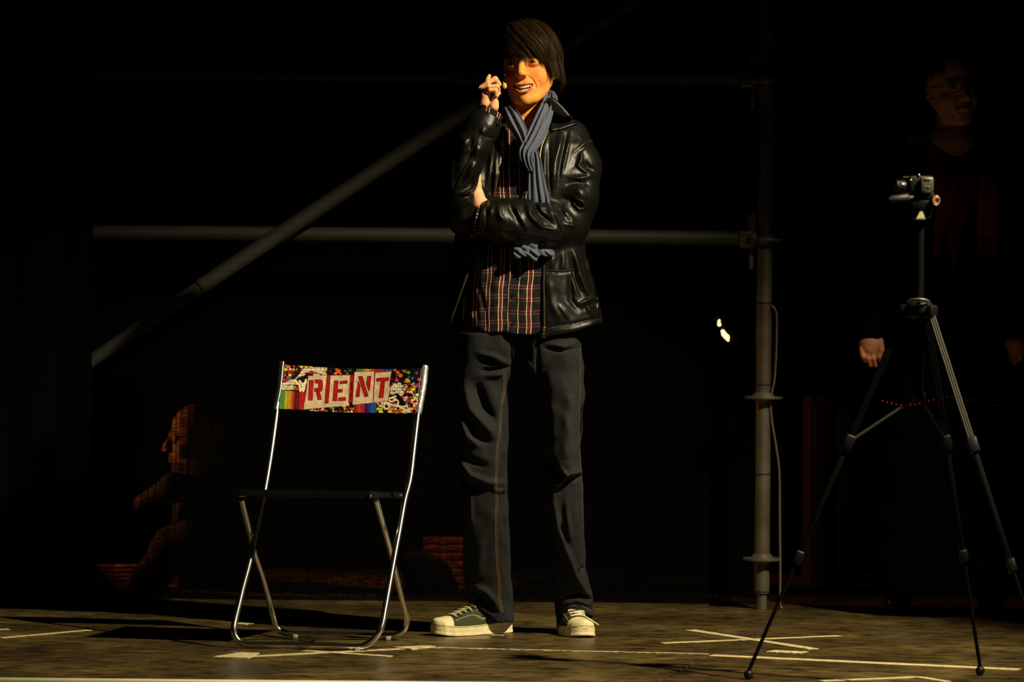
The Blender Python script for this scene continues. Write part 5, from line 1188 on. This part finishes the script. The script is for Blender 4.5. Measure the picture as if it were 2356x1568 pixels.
cz_ = np.array([cx_, cy_, hubz - .225]); mb = MB(); mb.lathe(cz_ - [0, 0, .01], [(.014, 0), (.017, .004), (.017, .018), (.012, .022)], n=18); mb.build('spreader_hub', M['black_plastic'], tp)
for k in (kk1, kk2, kk3): MB().tube([cz_, cz_ * .1 + k * .9, k + [0, 0, -.0]], .0036, 8).build('spreader_arm', M['alu'] if k is kk1 else M['dark_metal'], tp)
hp = lambda x, y, dy=0: W(x, y, 8.30 + dy)
mb = MB(); mb.box(hp(2120, 474), (.05, .045, .03), rotz(-15), bev=.006); mb.lathe(hp(2120, 505), [(.020, 0), (.024, .004), (.024, .018), (.016, .022)], n=20); mb.box(hp(2124, 460), (.07, .04, .012), rotz(-15), bev=.003); mb.box(hp(2138, 453, -.01), (.026, .03, .026), rotz(-15), bev=.006)
mb.build('pan_head', M['black_plastic'], tp)
mb = MB(); mb.tube([hp(2046, 460, -.03), hp(2052, 458, -.03), hp(2088, 454, -.02), hp(2092, 455, -.02)], [.006, .009, .010, .007], 8); mb.tube([hp(2088, 456, -.02), hp(2125, 449, 0)], .0055, 8)
mb.build('pan_handle', mat('handle_plastic', (.022, .022, .019), .5, spec=.3), tp)
knob = MB().lathe(hp(2153, 461, -.030), [(.0125, -.010), (.0125, .002), (.0115, .003)], (.18, -1, 0), 28).build('lock_knob', M['black_plastic'], tp)
ax = np.array([.18, -1, 0]); ax /= np.linalg.norm(ax); sx = np.cross(ax, [0, 0, 1]); sx /= -np.linalg.norm(sx); sx = -sx if sx[0] < 0 else sx; c0 = hp(2153, 461, -.030) + ax * .0035
def ring(c, r0, r1, a0, a1, off, wx=.72, n=30):
    V = []; 
    for i in range(n + 1):
        a_ = math.radians(a0 + (a1 - a0) * i / n)
        for r in (r0, r1):
            for o_ in (0, .0012): V.append(c + ax * (off + o_) + (sx * math.cos(a_) * wx + np.array([0, 0, 1]) * math.sin(a_)) * r)
    Fc = []
    for i in range(n):
        a_ = 4 * i; b2 = a_ + 4; Fc += [(a_ + 1, b2 + 1, b2 + 3, a_ + 3), (a_, a_ + 2, b2 + 2, b2), (a_ + 2, a_ + 3, b2 + 3, b2 + 2), (a_, b2, b2 + 1, a_ + 1)]
    Fc += [(0, 1, 3, 2), (4 * n, 4 * n + 2, 4 * n + 3, 4 * n + 1)]; return V, Fc
build('badge_ring', *ring(c0, .0105, .0120, 0, 360, 0), mat('badge_silver', (.6, .6, .45), .35, .3), knob)
tag(build('badge_letter', *ring(c0, .0050, .0090, 50, 310, .0003), mat('badge_orange', lin(255, 96, 36), .45), knob), 'orange letter C on the knob')
mb = MB(); pz = hp(2119, 494, -.024); mb.add([pz + np.array(v) for v in ((-.0105, 0, -.0075), (.0095, 0, -.0075), (.0045, 0, .0070), (.0025, 0, .0085), (-.0005, 0, .0085), (-.0030, 0, .0070), (-.0105, .004, -.0075), (.0095, .004, -.0075), (.0045, .004, .0070), (.0025, .004, .0085), (-.0005, .004, .0085), (-.0030, .004, .0070))], [(0, 1, 2, 3, 4, 5), (11, 10, 9, 8, 7, 6)] + [(i, i + 6, (i + 1) % 6 + 6, (i + 1) % 6) for i in range(6)])
for k in range(9): mb.box(pz + [-.011 + k * .0026, 0, -.0095], (.0010, .003, .003))
mb.build('angle_scale', mat('scale_print', lin(190, 190, 150), .6), tp, smooth=False)
# ---- camcorder on the head
cc = empty('camcorder', hp(2118, 446)); tag(cc, 'small black and silver camcorder mounted on top of the tripod', 'camera')
Rc = rotz(10)
mb = MB(); mb.box(hp(2106, 425, .02), (.052, .075, .042), Rc, bev=.006); mb.build('body', M['black_plastic'], cc)
silver = mat('silver_plastic', (.075, .072, .055), .4, .3)
mb = MB(); mb.box(hp(2132.5, 424.5, -.022), (.0335, .012, .0365), Rc, bev=.004); mb.box(hp(2124, 443, -.022), (.010, .012, .012), Rc, bev=.002); mb.build('battery_side', silver, cc)
MB().box(hp(2132, 414, -.0285), (.017, .002, .0058), Rc, bev=.0008).build('slot', M['black_plastic'], cc)
MB().box(hp(2134, 442, -.0275), (.020, .003, .0062), Rc, bev=.0008).build('slot', M['black_plastic'], cc)
for x in (2129.5, 2136.5): MB().box(hp(x, 429.5, -.029), (.0066, .002, .0024), Rc, bev=.0006).build('contact', M['alu'], cc)
mb = MB(); mb.tube([hp(2078, 407.5, -.01), hp(2146, 406, -.022)], .0012, 6); mb.build('top_edge', mat('warm_metal', (.35, .22, .10), .4, .7), cc)
MB().sphere(hp(2114, 403, -.018), (.0034, .0034, .0040), 12, 8).build('zoom_knob', M['brass'], cc)
MB().sphere(hp(2095.5, 415, -.035), (.0032, .0015, .0036), 12, 8).build('button', M['brass'], cc)
mb = MB(); mb.tube(spline([hp(2067, 421.5, -.03), hp(2074, 422, -.032), hp(2080, 425, -.032), hp(2083, 429, -.03), hp(2080, 433, -.03)], 4), .0016, 8); mb.build('lens_ring', M['chrome'], cc)
mb = MB(); mb.lathe(hp(2086, 428, .0), [(.014, 0), (.015, .01), (.015, .028), (.012, .030)], (-1, -.2, 0), 20); mb.build('lens', M['black_plastic'], cc)
# ---------------------------------------------------------------- woman in the dark on the right
WDp = FPX / 746.0
def wp(px, py, dy=0): return W(px, py, WDp + dy)
WH = wp(2190, 202, 0); WR = roty(-3) @ rotz(16) @ rotx(2)
def wq(p): return (((p - WH.astype(f32)) @ WR.astype(f32)) * 1000).astype(f32)
def w_hand(p, s, cxp, cyp):
    P = lambda x, y, dy: wp(cxp + s * x, cyp + y, dy)
    d = chain(p, [P(8, -60, 0), P(4, -30, -.01), P(0, -8, -.015), P(-2, 2, -.018)], [.026, .024, .032, .026], .012)
    d = smax(d, np.abs(p[:, 1] - (WDp - .016)) - .022, .012) if False else d
    for k in range(4):
        x0 = -20 + 11.8 * k; ln = (24, 34, 34, 22)[k]
        d = smin(d, chain(p, [P(x0, 2, -.026), P(x0 * 1.0 + 3, 6 + ln * .55, -.034), P(x0 * .92 + 8, 6 + ln, -.022)], [.0090, .0078, .0064], .002), .002)
    d = smin(d, chain(p, [P(22, -16, -.03), P(25, 4, -.04), P(20, 20, -.036)], [.011, .0095, .008], .003), .008)
    return d
def woman_f(p):
    d = head_sdf(wq(p), False) / 1000
    d = smin(d, chain(p, [wp(2190, 250, .03), wp(2190, 330, .035)], [.046, .055], .02), .02)
    d = smin(d, cap(p, wp(2110, 345, .04), wp(2270, 345, .04), .05), .03)
    return d
a, b_ = wp(2090, 370, 0), wp(2290, 90, 0)
v1w, q1w = sdf_mesh(woman_f, (a[0], WDp - .13, a[2]), (b_[0], WDp + .14, b_[2]), .0030); cw = head_paint(wq(v1w.astype(f32)), lin(215, 160, 120), lin(200, 110, 80), lin(150, 50, 40))
hands = []
for s, x, y in ((1, 2003, 800), (-1, 2332, 800)):
    a, b_ = wp(x - 45, y + 60, 0), wp(x + 45, y - 75, 0); hands.append(sdf_mesh(lambda p: w_hand(p, s, x, y), (a[0], WDp - .08, a[2]), (b_[0], WDp + .04, b_[2]), .0026))
def w_core(p):
    d = chain(p, [wp(2190, 350, .03), wp(2185, 600, 0), wp(2180, 850, 0)], [.09, .09, .11], .04)
    for L_ in ([wp(2150, 860, 0), wp(2120, 1150, 0), wp(2105, 1330, 0)], [wp(2215, 860, 0), wp(2250, 1150, 0), wp(2265, 1330, 0)]): d = smin(d, chain(p, L_, [.085, .06, .045], .02), .02)
    for L_ in ([wp(2100, 360, .03), wp(2030, 560, .02), wp(2010, 760, 0)], [wp(2280, 360, .03), wp(2335, 560, .02), wp(2328, 760, 0)]): d = smin(d, chain(p, L_, [.045, .036, .026], .02), .02)
    return d
a, b_ = wp(1960, 1420, 0), wp(2400, 300, 0); core_w = sdf_mesh(w_core, (a[0], WDp - .18, a[2]), (b_[0], WDp + .18, b_[2]), .010, slack=2.2)
V, Q = joinvq([(v1w, q1w)] + hands + [core_w]); cs_ = np.concatenate([cw] + [np.tile(lin(225, 150, 115), (len(h[0]), 1)) for h in hands] + [np.tile(lin(215, 160, 120), (len(core_w[0]), 1))])
wm = build('person', V, Q, M['skin'], None, col=cs_); tag(wm, 'woman with glasses, red tartan scarf and black coat standing in the dark at right', 'person')
eyes(wm, WH, WR, (-.1, 0))
gl = MB()
for s in (-1, 1):
    c = np.array([s * 31, -94, -2.]); P = [WH + WR @ ((c + np.array([22 * math.cos(t), 3 * abs(math.cos(t)), 14 * math.sin(t)])) / 1000) for t in np.linspace(0, 2 * math.pi, 25)]; gl.tube(P, .0016, 6)
    gl.tube([WH + WR @ (np.array([s * 53, -90, 2.]) / 1000), WH + WR @ (np.array([s * 70, -40, 2.]) / 1000), WH + WR @ (np.array([s * 76, 5, -2.]) / 1000)], .0015, 6)
gl.tube([WH + WR @ (np.array(q) / 1000) for q in ((-9, -96, 2), (0, -98, 4), (9, -96, 2))], .0015, 6)
gl.build('glasses', M['dark_metal'], wm)
MB().tube(spline([WH + WR @ (np.array(q) / 1000) for q in ((-76, 5, -10), (-74, -30, -50), (-62, -60, -62), (-50, -72, -66))], 5), .0012, 6).build('headset_microphone', M['mic'], wm)
def w_style(ph, r): return (72, 10, 0, 0, 4) if abs(ph) < 40 else ((95, 4, 5, 0, 3) if abs(ph) < 100 else (112, 0, 10, 0, 4))
hair(wm, WH, WR, 8, 130, 16, mat('dark_hair', (.02, .008, .005), .45), w_style)
blk = mat('black_coat', (.0012, .0012, .0012), .95, bump=(300, .3), spec=.05); wred = mat('dark_red_shirt', lin(120, 12, 16), .85, noise=(30, lin(80, 8, 10), .2)); 
CR_ = col_px([(320, 2110, 2275, .08, .04), (350, 2070, 2315, .10, .03), (420, 2050, 2330, .125, .01), (560, 2070, 2310, .125, 0), (700, 2085, 2300, .125, 0), (850, 2050, 2330, .14, 0), (1050, 2020, 2350, .15, 0), (1250, 2010, 2360, .15, 0), (1372, 2015, 2355, .15, 0)])
def wtorso(p, X, Y, inset, rows):
    z, v = rows; l, r, b, cy = (table(Y, z, v[:, i]) for i in range(4)); cx0 = (l + r) / 2; hx = (r - l) / 2 / 746 - inset; b = b - inset
    q = np.abs((X - cx0) / 746 / hx) ** 2.2 + np.abs((p[:, 1] - WDp - cy) / b) ** 2.2; return (q ** (1 / 2.2) - 1) * np.minimum(hx, b)
def coat(p):
    X, Y = PX(p); t = wtorso(p, X, Y, 0, CR_) - wrink(p, 18, .003, 5); ti = wtorso(p, X, Y, .008, CR_)
    vw = np.interp(Y, [320, 440, 560, 640], [75, 55, 8, 3]).astype(f32); op = np.maximum(np.abs(X - (2185 + (Y - 340) * .03)) - vw, 0).astype(f32) / 746 - (np.abs(X - (2185 + (Y - 340) * .03)) < vw) * .01
    op = np.where(Y < 640, np.maximum(op, p[:, 1] - WDp + .0), 1).astype(f32)
    sh = smax(smax(t, -ti, .002), -op, .006); sh = smax(sh, (Y - 1372) / 746, .004)
    sh = smax(sh, -(cap(p, wp(2190, 250, .03), wp(2190, 340, .035), .062)), .006); sh = smax(sh, (318 - Y) / 746, .004)
    for L_ in ([wp(2100, 370, .03), wp(2040, 560, .02), wp(2004, 765, 0)], [wp(2285, 370, .03), wp(2340, 560, .02), wp(2330, 765, 0)]): sh = smin(sh, chain(p, L_, [.062, .056, .048], .03), .02)
    return sh.astype(f32)
a, b_ = wp(1955, 1400, 0), wp(2420, 300, 0); vv, qq = sdf_mesh(coat, (a[0], WDp - .2, a[2]), (b_[0], WDp + .2, b_[2]), .007); build('coat', vv, qq, blk, wm)
def wsh(p):
    X, Y = PX(p); return smax(smax(wtorso(p, X, Y, .014, CR_), (Y - 640) / 746, .003), smax((318 - Y) / 746, -cap(p, wp(2190, 250, .03), wp(2190, 330, .035), .056), .003), .003).astype(f32)
a, b_ = wp(2040, 660, 0), wp(2340, 300, 0); vv, qq = sdf_mesh(wsh, (a[0], WDp - .18, a[2]), (b_[0], WDp + .18, b_[2]), .008); build('shirt', vv, qq, wred, wm)
tart = mat('tartan_cloth', lin(165, 22, 24), .9, noise=(14, lin(60, 10, 14), -.2, (1, 1, .35)))
def wrib(name, pts, parent, seed):
    A = spline(np.array(pts, float), 8); V = []; nu = 14
    for side in (0, 1):
        for i, r in enumerate(A):
            for k in range(nu + 1):
                u_ = k / nu * 2 - 1; V.append(wp(r[0] + u_ * r[3] / 2, r[1], r[2] - (.006 * (1 - u_ * u_) + .003 * math.sin(u_ * 5 + i * .2)) * (1 - side) + side * .006))
    w = nu + 1; n = len(A); o_ = n * w; Fc = []
    for i in range(n - 1):
        for k in range(nu): Fc += [(i * w + k, i * w + k + 1, (i + 1) * w + k + 1, (i + 1) * w + k), (o_ + i * w + k, o_ + (i + 1) * w + k, o_ + (i + 1) * w + k + 1, o_ + i * w + k + 1)]
        for k in (0, nu): Fc.append((i * w + k, (i + 1) * w + k, o_ + (i + 1) * w + k, o_ + i * w + k))
    Fc += [(k, k + 1, o_ + k + 1, o_ + k) for k in range(nu)] + [((n - 1) * w + k, (n - 1) * w + k + 1, o_ + (n - 1) * w + k + 1, o_ + (n - 1) * w + k) for k in range(nu)]
    return build(name, V, Fc, tart, parent)
wsc = wrib('scarf', [(2255, 330, -.02, 26), (2270, 400, -.11, 30), (2272, 460, -.135, 44), (2270, 540, -.14, 46)], wm, 1)
wrib('scarf_band', [(2165, 330, -.02, 40), (2172, 400, -.11, 46), (2175, 460, -.135, 40), (2162, 520, -.14, 26), (2158, 560, -.14, 12), (2155, 592, -.142, 18)], wsc, 2)
mb = MB(); rr_ = np.random.default_rng(6)
for k in range(16):
    x = 2250 + k * 2.8; mb.tube(spline([wp(x, 536, -.144), wp(x + rr_.uniform(-3, 3), 560, -.146), wp(x + rr_.uniform(-5, 5), 590 + rr_.uniform(-8, 8), -.144)], 3), .0011, 5)
mb.build('fringe', tart, wsc)
mb = MB()
for k in range(30):
    t = k / 29; x = 2030 + 310 * t; h = WDp - .155; mb.sphere(W(x, 922 + 10 * math.sin(t * 9), h + .0), (.0035, .003, .0035), 8, 6)
mb.build('studded_belt', mat('red_studs', lin(190, 14, 22), .4, .4), wm)
for x, y, k in ((2075, 1400, 0), (2292, 1402, 1)):
    p0 = F(x, y); mb = MB()
    def boot(p, q0=p0):
        d = chain(p, [q0 + [.0, .08, .20], q0 + [0, .07, .05], q0 + [-.02, -.03, .034], q0 + [-.03, -.11, .026]], [.055, .045, .040, .030], .02); return smax(d, -(p[:, 2] - .001), .004).astype(f32)
    vv, qq = sdf_mesh(boot, p0 + [-.1, -.17, -.01], p0 + [.1, .17, .28], .006); bo = build('boot', vv, qq, mat('boot_leather', (.008, .008, .008), .3), wm)
    MB().sphere(p0 + [-.03, -.135, .035], .0025, 8, 6).build('buckle', M['alu'], bo)
# ---------------------------------------------------------------- seated figure and boards behind the gauze, lit orange
SD = 11.42
def sp(px, py, dy=0): return W(px, py, SD + dy)
SHd = sp(450, 1005, 0); SRm = rotz(-78) @ rotx(4)
def sq(p): return (((p - SHd.astype(f32)) @ SRm.astype(f32)) * 1000).astype(f32)
def seated(p):
    d = head_sdf(sq(p), False) / 1000
    d = smin(d, cap(p, sp(455, 1040), sp(468, 1110), .05), .02)
    d = smin(d, chain(p, [sp(475, 1130), sp(500, 1230), sp(505, 1320)], [.12, .14, .15], .04), .03)
    d = smin(d, chain(p, [sp(470, 1130, -.12), sp(400, 1120, -.16), sp(330, 1160, -.1)], [.055, .045, .035], .02), .02)
    d = smin(d, chain(p, [sp(500, 1310, -.10), sp(440, 1250, -.14), sp(400, 1260, -.14), sp(345, 1330, -.12), sp(320, 1372, -.12)], [.085, .08, .07, .055, .045], .03), .03)
    d = smin(d, chain(p, [sp(510, 1320, .10), sp(450, 1290, .12), sp(400, 1360, .12)], [.085, .075, .05], .03), .03)
    return d.astype(f32)
a, b_ = sp(270, 1392, 0), sp(640, 880, 0)
vv, qq = sdf_mesh(seated, (a[0], SD - .3, max(a[2], .0)), (b_[0], SD + .28, b_[2]), .0065)
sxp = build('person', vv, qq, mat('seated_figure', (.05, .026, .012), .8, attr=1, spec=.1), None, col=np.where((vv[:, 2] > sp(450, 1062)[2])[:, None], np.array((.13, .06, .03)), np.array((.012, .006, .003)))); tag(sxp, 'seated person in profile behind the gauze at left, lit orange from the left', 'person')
MB().sphere(sp(411, 1000, -.075), .0035, 8, 6).build('earring', mat('gold', (.9, .6, .15), .2, 1.0), sxp)
crm = mat('crate_wood', (.38, .13, .06), .7, noise=(9, (.22, .06, .03), .1, (1, 1, 9)), bump=(30, .4, (1, 1, 8)))
def crate(label, x0, x1, y0, y1, D, n, gap=.004):
    a, b_ = W(x0, y1, D), W(x1, y0, D); a[2] = max(a[2], 0.0); o = empty('wooden_crate', ((a[0] + b_[0]) / 2, D, a[2])); tag(o, label, 'crate')
    MB().box(((a[0] + b_[0]) / 2, D + .10, (a[2] + b_[2]) / 2), (b_[0] - a[0] - .01, .18, b_[2] - a[2] - .004)).build('box', M['black_cloth'], o, smooth=False)
    h = (b_[2] - a[2]) / n
    for k in range(n): MB().box(((a[0] + b_[0]) / 2, D, a[2] + h * (k + .5)), (b_[0] - a[0], .016, h - gap), rotz(0), bev=.0015).build('slat', crm, o)
crate('low wooden crate behind the gauze at far left, glowing orange', 214, 330, 1297, 1380, 11.6, 4)
crate('wooden crate behind the gauze just left of the boy, glowing orange', 972, 1066, 1234, 1378, 11.6, 6)
def bag(label, pts, rs, m):
    def f(p): return smax(chain(p, pts, rs, .03), -(p[:, 2] - .0), .01).astype(f32) - wrink(p, 25, .002, 9)
    P = np.array(pts); r = max(rs) + .02; lo_ = P.min(0) - r; hi_ = P.max(0) + r; lo_[2] = max(lo_[2], -.012); vv, qq = sdf_mesh(f, lo_, hi_, .007); tag(build('sack', vv, qq, m, None), label, 'sack')
bag('dark rounded sack leaning on the crate left of the boy', [W(960, 1300, 11.38), W(985, 1330, 11.38), W(1010, 1375, 11.38)], [.05, .075, .08], mat('sack_cloth', (.012, .010, .008), .9))
bag('low dark sack on the floor left of the far left crate', [W(190, 1330, 11.45), W(240, 1385, 11.45)], [.06, .06], mat('sack_cloth', (.012, .010, .008), .9))
